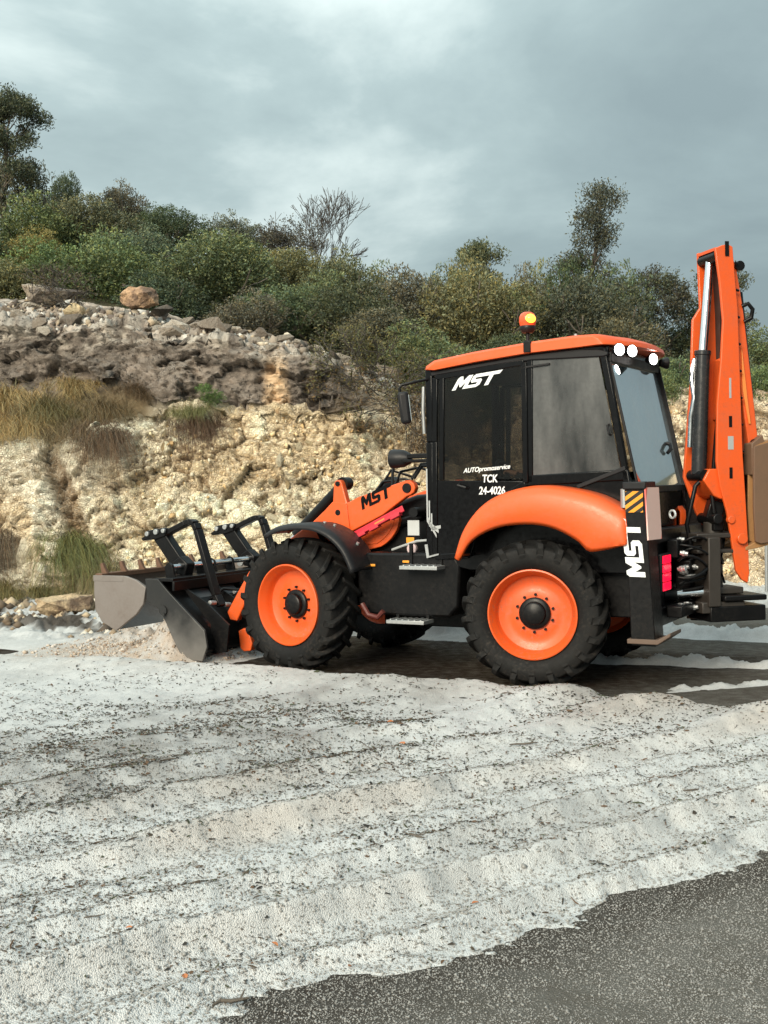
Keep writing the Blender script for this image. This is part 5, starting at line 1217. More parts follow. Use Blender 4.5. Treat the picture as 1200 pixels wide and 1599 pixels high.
# ---- front mudguards
top_ = resample([(2.772, 1.335), (2.65, 1.398), (2.50, 1.428), (2.344, 1.436), (2.20, 1.425), (2.06, 1.378), (1.94, 1.300), (1.84, 1.195), (1.765, 1.055), (1.74, .99)], 30)
for sg in (1, -1):
    g = G(); vs = []; sec = [(.66, .0), (.70, .012), (1.05, .012), (1.10, 0), (1.125, -.022), (1.13, -.05)]
    for i, (x, z) in enumerate(top_):
        cx0, cz0 = 2.38, .72; d = Vector((x - cx0, z - cz0)).normalized()
        for y, o_ in sec: vs.append((x + d.x * o_, y * sg, z + d.y * o_))
    k = len(sec); g.add(vs, [(a * k + b, a * k + b + 1, (a + 1) * k + b + 1, (a + 1) * k + b) for a in range(29) for b in range(k - 1)])
    fm = g.make('front_mudguard', PLASTIC, LOADER, smooth=50, solid=.016)
    for (x, z) in ((2.22, 1.436), (2.11, 1.41), (1.86, 1.235)):
        g = G(); g.cyl((x, .86 * sg, z - .01), (x + (x - 2.38) * .03, .86 * sg, z + .018), .016, 8); g.make('bolt', ALU, fm)
    g = G(); g.beam((2.35, .5 * sg, 1.05), (2.35, .80 * sg, 1.42), .06, .03); g.make('bracket', BLACK, fm)

# ---- loader arms
ARM = [(1.430, 1.690), (1.395, 1.700), (1.352, 1.728), (1.335, 1.770), (1.352, 1.815), (1.395, 1.845), (1.445, 1.842), (1.98, 1.684), (2.10, 1.628), (2.155, 1.830), (2.170, 1.852), (2.200, 1.862), (2.230, 1.850), (2.248, 1.820), (2.262, 1.640),
       (2.50, 1.445), (2.80, 1.26), (3.10, 1.05), (3.295, .925), (3.46, .68), (3.585, .49), (3.55, .41), (3.46, .40), (3.235, .800), (2.95, .98), (2.56, 1.22), (2.36, 1.24), (2.12, 1.315), (1.70, 1.508)]
for sg in (1, -1):
    g = G(); g.prism(ARM, .545 * sg, .625 * sg); arm = g.make('loader_arm', ORANGE, LOADER, bevel=.010)
    for x, z, r in ((1.425, 1.770, .047), (2.200, 1.822, .025), (2.20, 1.535, .030)):
        g = G(); g.cyl((x, .62 * sg, z), (x, .640 * sg, z), r, 18); g.make('pin', BLACK, arm, bevel=.003)
    if sg == 1:
        # the letters follow the slope of the arm
        logo('logo', (1.925, .6255, 1.560), (-1, 0, .40), (.30, 0, 1), .37, .125, .18, BLACKG, arm, (0, 1, 0))
    g = G(); g.prism([(2.262, 1.640), (2.10, 1.628), (2.06, 1.34), (2.30, 1.30), (2.36, 1.55)], .625 * sg, .637 * sg); g.make('gusset', ORANGE, arm, bevel=.004)
    # rounded side plate below the arm
    arc = [(1.62 + .0 * i, 0) for i in range(0)]
    pl = [(1.60, 1.52)] + [(2.02 + .44 * math.cos(a), 1.50 + .44 * math.sin(a) * .82) for a in [math.pi + .12 + i * .10 for i in range(10)]] + [(2.02, 1.137), (2.16, 1.14), (2.20, 1.45)]
    g = G(); g.prism(pl, .44 * sg, .50 * sg); tp = g.make('side_plate', ORANGE, LOADER, bevel=.006)
    pl2 = [(x - .004 + (.045 if i > 0 else .03), z + .03) for i, (x, z) in enumerate(pl[:11])] + [(2.02, 1.20), (2.10, 1.46)]
    g = G(); g.prism(pl2, .497 * sg, .510 * sg); g.make('panel', ORANGE, tp, bevel=.004)
    # crimson safety strut
    g = G(); g.beam((1.475, .665 * sg, 1.535), (2.09, .665 * sg, 1.245), .02, .085, (0, 1, 0)); g.beam((1.46, .64 * sg, 1.575), (2.10, .64 * sg, 1.272), .06, .014, (0, 1, 0))
    for f in (.0, .38, .62): g.beam((1.475 + .615 * f, .672 * sg, 1.517 - .29 * f), (1.475 + .615 * (f + .16), .672 * sg, 1.517 - .29 * (f + .16)), .022, .075, (0, 1, 0))
    sst = g.make('safety_strut', CRIMSON, LOADER, bevel=.004)
    g = G(); g.box((1.70, .682 * sg, 1.445), (.12, .004, .028), (0, R(25), 0)); g.make('label', paint('orange_label', (.75, .22, .05), .5), sst)
    # lift and tilt rams
    g = G(); g.cyl((1.36, .40 * sg, 1.50), (2.0, .40 * sg, 1.30), .05, 16); g.cyl((1.345, .40 * sg, 1.535), (1.345, .66 * sg, 1.535), .048, 18); g.make('lift_ram', BLACK, LOADER)
    g = G(); g.cyl((2.20, .50 * sg, 1.82), (2.78, .50 * sg, 1.30), .058, 16); g.cyl((2.19, .44 * sg, 1.822), (2.19, .56 * sg, 1.822), .065, 16)
    tr_ = g.make('tilt_ram', BLACK, LOADER, smooth=40)
    g = G(); g.cyl((2.78, .50 * sg, 1.30), (3.25, .50 * sg, .90), .028, 12); g.make('rod', CHROME, tr_)
    g = G(); g.prism([(3.36, .33), (3.42, .30), (3.40, .12), (3.36, .09), (3.27, .10), (3.25, .18), (3.30, .32)], .58 * sg, .66 * sg); g.make('bucket_link', ORANGE, LOADER, bevel=.008)
g = G(); g.cyl((2.95, -.55, 1.0), (2.95, .55, 1.0), .07, 16); g.cyl((2.20, -.55, 1.48), (2.20, .55, 1.48), .06, 16); g.make('cross_tube', ORANGE, LOADER)
g = G(); g.box((1.362, .62, 1.385), (.125, .012, .145)); g.make('sticker', paint('white_label', (.45, .46, .46), .5, dirt=.4), LOADER)
g = G(); g.box((1.395, .63, 1.265), (.085, .012, .055)); g.make('reflector', YELLOWP, LOADER, bevel=.003)
g = G(); g.cyl((1.36, .64, 1.185), (1.36, .68, 1.185), .052, 20); g.make('filler_cap', paint('pinkish_cap', (.55, .42, .42), .4, dirt=.5), LOADER, bevel=.006)
g = G(); g.tube([(1.60, .62, 1.17), (1.45, .66, 1.215), (1.30, .68, 1.26), (1.18, .70, 1.27), (1.10, .72, 1.20)], .013, 8); g.make('hose', GREYP, LOADER)
g = G(); g.prism([(1.145, 1.235), (1.115, 1.24), (1.10, 1.13), (1.0, 1.155), (1.0, 1.14), (1.125, 1.108)], .81, .825); g.make('step_bracket', ALU, LOADER)
for pts in ([(1.62, .50, 1.80), (1.60, .42, 1.93), (1.45, .30, 1.97), (1.30, .30, 1.92)], [(1.66, .48, 1.79), (1.70, .40, 1.92), (1.72, .32, 2.02)], [(1.40, .52, 1.86), (1.32, .50, 1.98), (1.18, .50, 1.98)], [(1.44, .50, 1.85), (1.35, .46, 2.0), (1.16, .45, 2.01)],
            [(2.05, .30, 1.62), (1.98, .1, 1.83), (1.78, 0, 1.86), (1.6, 0, 1.8)], [(2.06, .2, 1.63), (1.93, .0, 1.95), (1.74, -.1, 1.88)]):
    g = G(); g.tube(resample_3 if False else pts, .014, 8); g.make('hose', BLACK, LOADER, smooth=60)
# front lamp, mirror
g = G(Matrix.Translation((1.50, .62, 2.055)) @ Matrix.Rotation(R(-90), 4, 'Z')); g.lathe([(0, -.12), (.05, -.115), (.082, -.05), (.092, .03), (.092, .085), (.084, .09)], 24)
hd = g.make('head_lamp', PLASTIC, LOADER, smooth=45)
g = G(Matrix.Translation((1.50, .62, 2.055)) @ Matrix.Rotation(R(-90), 4, 'Z')); g.lathe([(0, .10), (.05, .098), (.083, .085), (.083, .05), (0, .05)], 24); g.make('lens', glass('lamp_glass', (.75, .75, .75), .25, (.5, .5, .5), base=.1), hd, smooth=60)
g = G(); g.box((1.22, .62, 2.03), (.42, .16, .03)); g.box((1.24, .66, 2.075), (.30, .06, .045)); g.beam((1.12, .66, 1.98), (1.12, .66, 1.70), .05, .05)
g.make('lamp_bracket', BLACK, LOADER, bevel=.008)
g = G(); g.tube([(1.085, .80, 2.79), (1.18, .88, 2.765), (1.29, .96, 2.735), (1.315, .96, 2.70), (1.30, .96, 2.62)], .014, 8); mrr = g.make('mirror_arm', BLACK, LOADER, smooth=60)
g = G(); g.box((1.265, .95, 2.52), (.10, .17, .30), (0, R(6), R(25))); mr = g.make('mirror', PLASTIC, LOADER, bevel=.03, seg=3)
g = G(); g.box((1.215, .935, 2.52), (.006, .13, .24), (0, R(6), R(25))); g.make('glass', CHROME, mr)
g = G(); g.tube([(1.14, .80, 2.72), (1.145, .81, 2.50), (1.14, .80, 2.28)], .017, 8); g.make('grab_rail', ALU, LOADER, smooth=60)

# ---- front bucket with opened jaw and folded pallet forks
BY = 1.17
g = G(); g.cyl((3.55, -BY, .16), (3.55, BY, .16), .05, 12); sides = g.make('bucket', BLACK, LOADER)
for sg in (1, -1):
    g = G(); g.prism([(4.215, .870), (4.05, .872), (3.905, .735), (3.70, .56), (3.470, .365), (3.44, .20), (3.50, .05), (3.745, .05), (3.87, .26), (4.02, .545), (4.20, .635)], (BY - .02) * sg, (BY + .012) * sg); g.make('side_plate', DARKSTEEL, sides, bevel=.006)
g = G(); back = [(4.10, .86), (3.92, .72), (3.74, .55), (3.58, .40), (3.52, .25), (3.56, .11), (3.72, .065)]
g.prism(back + [(x - .02, z - .025) for x, z in back[::-1]], -BY, BY); g.make('back_plate', BLACK, sides, smooth=40)
g = G(); g.box((3.98, 0, .862), (.24, 2 * BY, .035)); g.box((3.86, 0, .80), (.03, 2 * BY, .10)); g.make('top_beam', BLACK, sides, bevel=.006)
for y in (.95, .45, 0, -.45, -.95):
    g = G(); g.prism([(3.93, .80), (3.60, .62), (3.32, .40), (3.36, .12), (3.55, .10), (3.55, .40)], y - .012, y + .012); g.make('rib', BLACK, sides)
for y in (.70, .22, -.25):
    g = G(); g.box((3.86, y, .66), (.012, .34, .17), (0, R(38), 0)); g.make('plate', paint('grey_plate_%d' % int(y * 100 + 50), (.10, .11, .12), .5), sides)
g = G(); g.cyl((3.98, BY + .012, .55), (3.98, BY + .03, .55), .05, 18); g.cyl((3.96, BY + .03, .51), (3.96, BY + .045, .51), .016, 8); g.make('pin', DARKSTEEL, sides)
# jaw
g = G(); jp = [(4.905, .86), (4.91, .70), (4.89, .53), (4.80, .41), (4.62, .325)]
g.prism(jp + [(x - .025, z) for x, z in jp[::-1]], -BY, BY); jaw = g.make('bucket_jaw', STEEL, LOADER, smooth=40)
for sg in (1, -1):
    g = G(); g.prism([(4.895, .885), (4.47, .892), (4.33, .855), (4.20, .782), (4.235, .610), (4.33, .50), (4.61, .312), (4.80, .40), (4.885, .52), (4.90, .70)], (BY - .015) * sg, (BY + .025) * sg); g.make('side_plate', STEEL, jaw, bevel=.006)
g = G(); g.box((4.85, 0, .885), (.09, 2 * BY, .05)); g.make('cutting_edge', RUST, jaw, bevel=.006)
g = G(); g.box((4.70, BY + .006, .862), (.41, .045, .062)); g.make('edge_strip', STEEL, jaw, bevel=.005)
for y in np.linspace(BY - .10, -BY + .10, 8):
    g = G(); g.prism([(4.80, .90), (4.88, .90), (4.90, 1.01), (4.87, 1.02), (4.845, .97)], y - .024, y + .024); g.make('tooth', RUST, jaw, bevel=.008)
g = G()
for sg in (1, -1): g.tube([(4.20, .95 * sg, .58), (4.05, .95 * sg, .60), (3.95, .95 * sg, .72)], .035, 8)
g.make('jaw_ram', BLACK, sides)
# fork shaft and the two folded forks
g = G(); g.cyl((4.06, -.95, .975), (4.06, .95, .975), .032, 14); sh = g.make('fork_shaft', CHROME, LOADER)
for y in (.95, .42, .22, -.12, -.95):
    g = G(); g.prism([(4.11, .86), (4.13, .98), (4.08, 1.03), (4.03, 1.0), (4.0, .86)], y - .018, y + .018); g.make('lug', BLACK, sh, bevel=.004)
for y in (.70, -.55):
    g = G()
    g.beam((4.07, y, .93), (4.40, y, 1.335), .16, .12, (0, 1, 0)); g.prism([(4.02, .86), (4.14, .90), (4.18, 1.02), (4.08, 1.08), (3.98, 1.0)], y - .07, y + .07)
    g.prism([(4.27, 1.29), (4.25, 1.375), (4.40, 1.372), (4.52, 1.345), (4.54, 1.30), (4.60, 1.265), (4.58, 1.238), (4.46, 1.26), (4.40, 1.25)], y - .075, y + .075)
    fk = g.make('pallet_fork', BLACK, LOADER, bevel=.012)
    g = G(); path = [(4.26, 1.335), (4.03, 1.432), (3.965, 1.448), (3.915, 1.425), (3.885, 1.36), (3.66, .67), (3.60, .56)]
    for a, b in zip(path, path[1:]): g.beam((a[0], y, a[1]), (b[0], y, b[1]), .055, .11, (0, 1, 0))
    g.make('tine', BLACK, fk, bevel=.008)
    for x, z, r in ((4.50, 1.315, .026), (4.38, 1.338, .030), (4.28, 1.350, .024), (4.17, .925, .042), (4.07, .975, .034)):
        g = G(); g.cyl((x, y + .07, z), (x, y + .10, z), r, 14); g.make('pin', ALU, fk, bevel=.004)
for pts in ([(3.80, .62, .62), (3.72, .5, .72), (3.58, .35, .70), (3.45, .35, .58)], [(3.82, .3, .60), (3.66, .2, .70), (3.50, .1, .62)], [(3.80, .0, .62), (3.62, -.1, .74), (3.45, -.1, .60)]):
    g = G(); g.tube(pts, .016, 8); g.make('hose', BLACK, LOADER, smooth=60)
for x, y, z in ((3.60, .55, .56), (3.72, .20, .66), (3.66, -.05, .68), (3.78, -.2, .70), (3.62, .78, .60), (3.45, .80, .36)):
    g = G(); g.cyl((x, y, z), (x, y + .10, z + .01), .026, 8); g.make('fitting', ALU, LOADER, bevel=.004)

# ---- stabiliser legs, rear frame, tail lamps
for sg in (1, -1):
    g = G(); g.prism([(-.880, 1.79), (-1.055, 1.79), (-1.085, 1.2), (-1.135, .42), (-.925, .42), (-.90, 1.2)], .84 * sg, 1.105 * sg); leg = g.make('stabiliser', BLACK, LOADER, bevel=.008)
    g = G(); g.prism([(-.90, .48), (-1.16, .48), (-1.27, .545), (-1.27, .515), (-1.16, .44), (-.90, .44)], .80 * sg, 1.14 * sg); g.make('foot', RUST if sg < 0 else paint('muddy_foot', (.11, .07, .05), .7, dirt=.5), leg, bevel=.006)
    g = G(); g.box((-.968, 1.109 * sg, 1.632), (.150, .010, .178)); g.make('hazard_plate', HAZ_O, leg)
    g = G(); g.box((-1.092, .985 * sg, 1.53), (.012, .27, .44), (0, R(3), R(-8) * sg)); g.make('warning_board', HAZ_R, leg)
    g = G(); g.prism([(-.87, 1.80), (-1.07, 1.80), (-1.07, 1.735), (-.87, 1.735)], .82 * sg, 1.125 * sg); g.make('cap', PLASTIC, leg, bevel=.01)
    if sg == 1: logo('logo', (-1.058, 1.1055, 1.00), (.10, 0, 1), (1, 0, -.08), .50, .158, .10, WHITEP, leg, (0, 1, 0))
    g = G(); g.cyl((-.845, .98 * sg, 1.58), (-.845, .98 * sg, 1.74), .035, 14); g.make('indicator', ALU, leg)
g = G()
g.box((-1.00, 0, 1.32), (.12, 1.72, .12)); g.box((-1.00, 0, .62), (.14, 1.72, .16)); g.box((-.99, .62, .98), (.06, .44, .74)); g.box((-.99, -.62, .98), (.06, .44, .74)); g.box((-.98, 0, .98), (.04, 1.0, .70))
g.make('rear_frame', BLACK, LOADER, bevel=.01)
for sg in (1, -1):
    g = G(); g.box((-1.075, .625 * sg, 1.005), (.05, .28, .33)); tl = g.make('tail_lamp', PLASTIC, LOADER, bevel=.01)
    for k in range(4):
        g = G(); g.box((-1.104, .625 * sg, 1.120 - .078 * k), (.012, .235, .070)); g.make('lens', REDL, tl, bevel=.004)
g = G(); g.box((-1.10, .18, 1.20), (.10, .5, .16)); g.box((-1.12, -.1, .95), (.14, .5, .26)); g.box((-1.16, .15, .66), (.14, .9, .10)); g.make('valve_block', BLACK, LOADER, bevel=.01)
random.seed(3)
for k in range(18):
    x, y, z = -1.10 - random.uniform(0, .10), random.uniform(-.05, .50), random.choice((1.27, 1.17, 1.12, 1.08, 1.02, .98, .93, .70, .66))
    g = G(); d = Vector((-1, random.uniform(-.4, .4), random.uniform(-.2, .3))).normalized(); p = Vector((x, y, z)); g.cyl(p, p + d * .07, .020, 8); g.cyl(p + d * .02, p + d * .045, .027, 6)
    g.make('fitting', ALU, LOADER, bevel=.003)
for k in range(14):
    y0 = random.uniform(-.1, .45); z0 = random.uniform(.75, 1.25); x1 = random.uniform(-1.45, -1.3)
    pts = [Vector((-1.14, y0, z0)), Vector((-1.30, y0 + random.uniform(-.15, .1), z0 + random.uniform(-.05, .16))), Vector((-1.42, y0 - .2 + random.uniform(-.1, .1), z0 + random.uniform(-.12, .1))), Vector((x1, -.12 + random.uniform(-.08, .08), random.uniform(.85, 1.35)))]
    q = [pts[0]] + [((1 - t_) ** 3 * pts[0] + 3 * (1 - t_) ** 2 * t_ * pts[1] + 3 * (1 - t_) * t_ ** 2 * pts[2] + t_ ** 3 * pts[3]) for t_ in [i / 10 for i in range(1, 10)]] + [pts[3]]
    g = G(); g.tube(q, random.choice((.011, .014, .017)), 7); g.make('hose', BLACK, LOADER, smooth=60)

# ---- the digging arm, slewed towards the far side
SA = R(42)
KP = Vector((-1.35, -.10, 0))
nb = Vector((math.cos(SA), math.sin(SA), 0)); tb = Vector((-math.sin(SA), math.cos(SA), 0))
MB = Matrix(((-nb.x, tb.x, 0, KP.x), (-nb.y, tb.y, 0, KP.y), (0, 0, 1, 0), (0, 0, 0, 1)))     # x back along the boom, y to its left, z up
def B(): return G(MB)
g = B(); g.cyl((-.02, 0, .62), (-.02, 0, 1.42), .085, 20); g.box((-.04, 0, .66), (.42, .44, .10)); g.box((.02, 0, .80), (.36, .30, .06)); g.box((-.02, 0, 1.30), (.50, .34, .045)); g.box((-.02, 0, 1.16), (.50, .36, .035)); g.box((-.14, .0, .98), (.12, .5, .62))
g.make('swing_post', GREASY, LOADER, bevel=.01)
g = B(); g.box((.10, .02, .60), (.55, .42, .14)); g.box((.16, .08, .74), (.42, .36, .05)); g.make('swing_base', BLACK, LOADER, bevel=.012)
g = B(); g.cyl((-.42, .05, .78), (-.10, .14, .80), .040, 14); sr = g.make('swing_ram', CHROME, LOADER, bevel=.006)
g = B(); g.cyl((-.55, .02, .77), (-.42, .05, .78), .06, 14); g.make('barrel', BLACK, sr)
g = B(); g.box((-.02, .0, 1.40), (.10, .22, .12)); g.box((-.01, 0, 1.52), (.14, .14, .18), (0, .3, .2)); g.cyl((-.05, -.16, 1.45), (-.05, .16, 1.45), .05, 14); g.make('king_pin', BLACK, LOADER, bevel=.01)
PLN = [(-.068, 3.862), (.00, 3.890), (.055, 3.902), (.105, 3.880), (.125, 3.60), (.150, 3.32), (.165, 2.74), (.185, 2.02), (.205, 1.70), (.232, 1.20), (.240, .95), (.222, .865), (.16, .90), (.105, .985), (.06, 1.30), (.022, 1.515), (-.045, 1.75), (-.075, 1.97), (-.062, 2.48), (-.020, 2.88), (.004, 3.22), (-.025, 3.56)]
g = B(); g.prism(PLN, .150, .182); boom = g.make('boom', ORANGE_B, LOADER, bevel=.006)
PLF = [(-.060, 3.880), (.10, 3.89), (.150, 3.32), (.185, 2.02), (.205, 1.70), (.16, 1.40), (.02, 1.30), (-.106, 1.503), (-.225, 1.83), (-.145, 2.68), (-.118, 3.27), (-.042, 3.38)]
g = B(); g.prism(PLF, -.182, -.150); g.make('side_plate', ORANGE_B, boom, bevel=.006)
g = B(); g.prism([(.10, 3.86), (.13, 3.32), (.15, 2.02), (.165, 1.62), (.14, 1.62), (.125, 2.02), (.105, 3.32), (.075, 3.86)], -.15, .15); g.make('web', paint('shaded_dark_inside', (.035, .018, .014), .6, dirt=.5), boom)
g = B(); g.prism([(-.06, 3.845), (.10, 3.872), (.10, 3.897), (-.06, 3.872)], -.15, .15); g.make('head_plate', ORANGE_B, boom)
g = B(); g.prism([(-.19, 1.80), (-.13, 1.90), (-.02, 1.90), (.12, 1.75), (.10, 1.62), (-.03, 1.63), (-.09, 1.66)], -.152, .152); g.make('cross_member', ORANGE_B, boom, bevel=.01)
g = B(); g.prism([(.07, 2.35), (.085, 2.9), (.10, 2.9), (.115, 2.35)], -.149, .149); g.prism([(-.02, 2.86), (.12, 2.92), (.12, 2.94), (-.02, 2.88)], .08, .152); g.make('stiffener', ORANGE_B, boom, bevel=.004)
g = B(); g.box((.045, .186, 3.86), (.035, .012, .13)); g.make('plate', BLACK, boom)
g = B(); g.cyl((.155, .10, 1.27), (.155, .225, 1.27), .05, 18); g.cyl((.06, .15, 1.44), (.06, .20, 1.44), .035, 14); g.make('pin', ORANGE_B, boom, bevel=.005)
for z, s_, h_ in ((3.45, .03, .05), (3.36, .03, .06)):
    g = B(); g.box((.072, .06, z), (.006, .05, h_)); g.make('label', GREYP, boom)
for z, w_, h_, f in ((2.62, .020, .18, GREYP), (2.32, .030, .10, BLACK), (2.13, .055, .12, GREYP), (1.86, .03, .10, BLACK)):
    g = B(); g.box((.065, .1835, z), (w_, .003, h_)); g.make('label', f, boom)
for k in range(8):
    g = B(); g.cyl((.13 + .006 * k, .17, 3.80 - .06 - .24 * k), (.16 + .006 * k, .17, 3.80 - .07 - .24 * k), .012, 7); g.make('bolt', BLACK, boom)
# boom ram
g = B(); g.cyl((-.155, 0, 1.85), (-.105, 0, 2.93), .068, 22); g.cyl((-.105, 0, 2.93), (-.103, 0, 2.97), .074, 22); ram = g.make('boom_ram', paint('ram_black', (.018, .019, .021), .22, dirt=.2), LOADER, bevel=.004)
g = B(); g.cyl((-.103, 0, 2.95), (-.020, 0, 3.80), .040, 18); g.make('rod', CHROME, ram)
g = B(); g.tube([(-.150, -.07, 2.90), (-.185, -.06, 2.72), (-.18, -.02, 2.55), (-.20, -.05, 2.38), (-.21, -.06, 2.1)], .024, 10); g.make('hose', CHROME, ram, smooth=60)
g = B(); g.cyl((-.158, -.13, 1.84), (-.158, .13, 1.84), .055, 16); g.make('pin', BLACK, ram)
g = B(); g.cyl((-.02, -.15, 3.80), (-.02, .15, 3.80), .05, 16); g.make('pin', BLACK, ram)
for pts in ([(-.03, .09, 1.9), (-.02, .11, 2.3), (.03, .11, 2.8), (.05, .11, 3.4)], [(-.04, .06, 1.9), (.0, .08, 2.4), (.05, .08, 3.0), (.06, .08, 3.6)], [(-.06, .10, 1.5), (-.08, .09, 1.7), (-.03, .09, 1.9)], [(-.20, -.02, 1.05), (-.28, .0, 1.4), (-.21, .04, 1.75), (-.1, .05, 1.85)]):
    g = B(); g.tube(pts, .02, 8); g.make('hose', BLACK, boom, smooth=60)
# dipper folded down behind the boom
DP = [(.10, 3.90), (.175, 3.72), (.215, 3.50), (.245, 3.32), (.330, 2.60), (.385, 2.12), (.300, 2.03), (.245, 2.36), (.19, 2.8), (.15, 3.4)]
g = B(); g.prism(DP, -.115, .115); dip = g.make('dipper', ORANGE_B, LOADER, bevel=.01)
g = B(); g.prism([(.215, 3.0), (.27, 2.52), (.30, 2.30), (.28, 2.30), (.22, 2.62)], .115, .130); g.make('guide_rail', paint('rail_orange', (.80, .24, .05), .4), dip, bevel=.004)
g = B(); g.tube([(.225, .12, 3.36), (.27, .15, 3.38), (.315, .15, 3.33), (.30, .15, 3.25), (.245, .12, 3.22)], .020, 8); g.make('hose', BLACK, dip, smooth=60)
for xb, zb in ((.20, 3.72), (.335, 2.12)): g = B(); g.cyl((xb, -.145, zb), (xb, .145, zb), .045, 14); g.make('pin', BLACK, dip)
g = B(); g.cyl((.245, .0, 3.50), (.345, 0, 2.55), .05, 14); g.make('bucket_ram', BLACK, dip)
# digging bucket
OUT = [(.30, 2.10), (.46, 2.16), (.64, 2.14), (.80, 2.02), (.90, 1.82), (.90, 1.58), (.80, 1.36), (.62, 1.23), (.44, 1.20), (.33, 1.22)]
INN = [(.34, 2.06), (.46, 2.12), (.62, 2.10), (.77, 1.99), (.86, 1.81), (.86, 1.60), (.77, 1.40), (.61, 1.27), (.44, 1.24), (.34, 1.25)]
g = B(); g.prism(OUT + INN[::-1], -.45, .20); bk = g.make('digging_bucket', TAN, LOADER, smooth=40)
g = B(); g.prism([(.27, 2.09), (.30, 2.10), (.43, 2.13), (.41, 1.75), (.43, 1.23), (.33, 1.22), (.28, 1.24), (.265, 1.55)], .20, .225); g.make('side_plate', BROWNP, bk, bevel=.004)
g = B(); g.prism([(.28, 2.07)] + OUT[1:] + [(.28, 1.24), (.265, 1.55)], .10, .125); g.make('cheek', TAN, bk, bevel=.004)
g = B(); g.prism(OUT + [(.28, 1.24), (.265, 1.55)], -.475, -.45); g.make('side_plate', BROWNP, bk, bevel=.004)
g = B(); g.prism([(.27, 2.12), (.38, 2.20), (.44, 2.02), (.40, 1.84), (.27, 1.84)], .05, .19); g.prism([(.27, 2.12), (.38, 2.20), (.44, 2.02), (.40, 1.84), (.27, 1.84)], -.30, -.16); g.make('hinge_plate', BROWNP, bk, bevel=.006)
for y in (.15, -.05, -.25, -.42):
    g = B(); g.prism([(.40, 1.23), (.33, 1.245), (.20, 1.19), (.20, 1.16), (.33, 1.18), (.42, 1.20)], y - .04, y + .04); g.make('tooth', TAN, bk, bevel=.006)
g = B()
for k in range(16):
    a, b = 2 * math.pi * k / 16, 2 * math.pi * (k + 1) / 16
    g.beam((-.46, .08 + .055 * math.cos(a), 1.50 + .035 * math.sin(a)), (-.46, .08 + .055 * math.cos(b), 1.50 + .035 * math.sin(b)), .014, .014)
g.make('lifting_ring', WHITEP, LOADER)

# ------------------------------------------------------------------ the driver
DRV = thing('person', 'person in dark clothes sitting in the cab and holding the steering wheel', 'person', (OX, OY, 0), math.atan2(UY, UX))
def skin_body(name, verts, edges, radii, mat, parent, root=0, sub=1):
    me = bpy.data.meshes.new(name); me.from_pydata(verts, edges, []); o = link(name, me, parent)
    m = o.modifiers.new('skin', 'SKIN'); o.data.skin_vertices[0].data  # layer made by the modifier
    for i, r in enumerate(radii): o.data.skin_vertices[0].data[i].radius = r if isinstance(r, tuple) else (r, r)
    o.data.skin_vertices[0].data[root].use_root = True
    m.use_smooth_shade = True; s_ = o.modifiers.new('sub', 'SUBSURF'); s_.levels = sub; s_.render_levels = sub + 1
    me.materials.append(mat); return o
bv = [(-.02, 0, 1.54), (-.04, 0, 1.72), (-.05, 0, 1.92), (-.03, 0, 2.08), (-.01, 0, 2.17)]; be = [(0, 1), (1, 2), (2, 3), (3, 4)]; br = [(.17, .14), (.155, .12), (.18, .12), (.11, .09), .055]
for sg in (1, -1):
    k = len(bv); bv += [(-.04, .19 * sg, 2.03), (.08, .25 * sg, 1.80), (.33, .20 * sg, 1.83), (.46, .15 * sg, 1.88)]; be += [(3, k), (k, k + 1), (k + 1, k + 2), (k + 2, k + 3)]; br += [.075, .055, .042, .030]
    k = len(bv); bv += [(.02, .10 * sg, 1.52), (.46, .15 * sg, 1.56), (.58, .15 * sg, 1.24), (.72, .15 * sg, 1.19)]; be += [(0, k), (k, k + 1), (k + 1, k + 2), (k + 2, k + 3)]; br += [.11, .075, .055, .045]
skin_body('body', bv, be, br, CLOTH, DRV)
for sg in (1, -1):
    hv = [(.47, .15 * sg, 1.885), (.53, .145 * sg, 1.905)]; he = [(0, 1)]; hr = [.026, .030]
    for f_ in range(4):
        k = len(hv); oy = (.145 - .022 * (f_ - 1.5)) * sg; L_ = (.8, 1.0, .95, .75)[f_]
        hv += [(.57, oy, 1.918), (.57 + .032 * L_, oy, 1.912), (.575 + .03 * L_, oy, 1.885)]; he += [(1, k), (k, k + 1), (k + 1, k + 2)]; hr += [.010, .009, .008]
    k = len(hv); hv += [(.53, .115 * sg, 1.895), (.565, .108 * sg, 1.885)]; he += [(1, k), (k, k + 1)]; hr += [.011, .009]
    skin_body('hand', hv, he, hr, SKIN, DRV, 0, 1)
g = G(); g.sphere((.03, 0, 2.30), (.098, .078, .125), 24, 16); g.sphere((.125, 0, 2.285), (.020, .014, .022), 10, 8); g.sphere((.06, 0, 2.225), (.06, .052, .05), 14, 10)
for sg in (1, -1): g.sphere((.02, .080 * sg, 2.29), (.022, .010, .032), 10, 8)
g.cyl((-.01, 0, 2.13), (.01, 0, 2.24), .055, 14); hd_ = g.make('head', SKIN, DRV, smooth=80)
for sg in (1, -1):
    g = G(); g.sphere((.112, .032 * sg, 2.312), (.012, .014, .008), 10, 6); g.make('eye', WHITEP, hd_)
g = G(); g.box((.112, 0, 2.238), (.01, .045, .008)); g.make('mouth', paint('lip', (.32, .13, .11), .5), hd_)
g = G(); g.sphere((.015, 0, 2.335), (.105, .085, .105), 22, 12); g.make('hair', HAIR, hd_, smooth=80)
# thin marker post at the right, beyond the machine
g = G(); g.cyl((0, 0, 0), (0, 0, .95), .025, 10); g.cyl((0, 0, .95), (0, 0, .99), .03, 10)
o = g.make('marker_post', ALU, None, bevel=.004, loc=(5.62, 17.9, 0)); tag(o, 'thin grey metal post on the verge beyond the backhoe bucket', 'post')

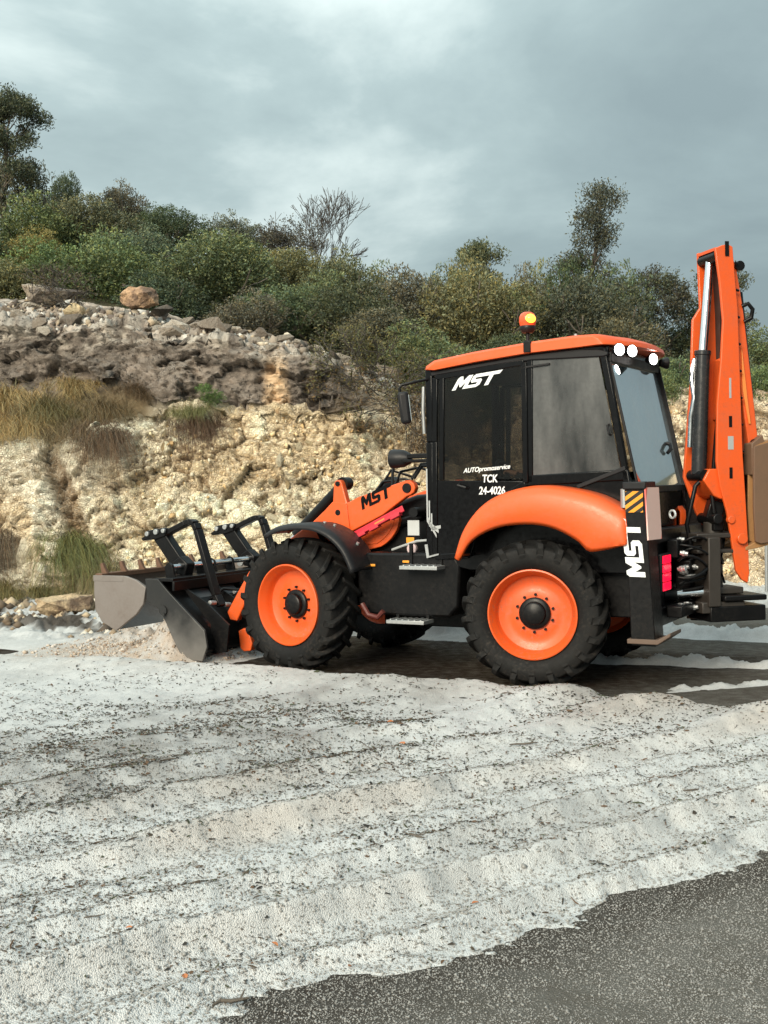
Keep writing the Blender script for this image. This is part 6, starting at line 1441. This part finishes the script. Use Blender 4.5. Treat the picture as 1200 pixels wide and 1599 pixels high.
# ------------------------------------------------------------------ twigs and fallen leaves
def hz(x, y): return float(hail_h(np.array([x]), np.array([y]))[0])
def twig(label, x, y, L, a, r, fork=True):
    random.seed(int(x * 1000)); g = G(); z = max(hz(x, y), 0) + r * 1.2
    pts = [Vector((-L / 2 + L * i / 4, random.gauss(0, L * .05), abs(random.gauss(0, L * .03)))) for i in range(5)]
    g.tube(pts, [r * .6, r, r * 1.1, r, r * .5], 6)
    if fork: g.tube([pts[3], pts[3] + Vector((L * .12, L * .16, .01)), pts[3] + Vector((L * .18, L * .25, .02))], [r * .8, r * .6, r * .3], 5)
    o = g.make('twig', BARK, None, loc=(x, y, z), rot=(0, 0, a)); tag(o, label, 'twig', 'twigs on the hail')
twig('thick forked dark stick at the near edge of the hail, lower left', -0.57, 4.25, .13, .35, .0065)
twig('short dark stick lying alone in the middle of the hail', 0.13, 5.95, .09, -.8, .005, False)
twig('thin twig on the windrow in front of the machine', 0.92, 8.2, .20, .1, .006)
twig('dark broken stick in the debris patch at the left', -1.4, 7.7, .11, .7, .006, False)
twig('long thin twig near the lower left corner', -1.25, 5.0, .12, .3, .003, False)
twig('dark stick at the right on the hail behind the tyre mark', 1.75, 7.0, .10, .2, .005, False)
t = NT('orange_leaf'); a = t.noise(30, 3); t.set('Base Color', t.mix(a, (0.30, 0.09, 0.03), (0.42, 0.17, 0.06))); t.set('Roughness', .6); DEADLEAF = t.m
def dead_leaf(label, x, y, s_, a):
    g = G(); n = 7; L_ = [(math.sin(math.pi * i / n) * .32 * s_, s_ * (i / n - .5), .12 * s_ * math.sin(3 * i / n)) for i in range(n + 1)]
    vs = [(0, q[1], q[2]) for q in L_] + [(q[0], q[1], q[2] + .12 * s_) for q in L_] + [(-q[0], q[1], q[2] + .10 * s_) for q in L_]
    m = n + 1; fs = [(i, i + 1, m + i + 1, m + i) for i in range(n)] + [(i + 1, i, 2 * m + i, 2 * m + i + 1) for i in range(n)]
    g.add(vs, fs); o = g.make('fallen_leaf', DEADLEAF, None, recalc=False, loc=(x, y, max(hz(x, y), 0) + .006), rot=(random.gauss(0, .2), random.gauss(0, .2), a)); tag(o, label, 'leaf', 'fallen leaves on the hail')
dead_leaf('orange leaf nearest the camera at the lower left edge of the hail', -0.76, 4.42, .035, .4)
dead_leaf('rust leaf left of the nearest orange leaf', -1.0, 4.6, .028, 1.4)
dead_leaf('small red leaf on the near hail edge right of the forked stick', -0.16, 4.55, .024, 2.6)
dead_leaf('rust brown leaf on the ridge in the lower left', -0.62, 5.05, .034, .2)
dead_leaf('upright rust leaf below the second ridge near the middle', -0.46, 4.75, .032, 1.0)
dead_leaf('tan leaf on the ridge right of the middle', 0.36, 5.15, .035, 2.0)
dead_leaf('brown leaf lying in the debris behind the middle ridges', 0.1, 8.35, .06, .7)
dead_leaf('ochre leaf on the windrow left of the long thin twig', 0.02, 8.75, .05, 1.9)
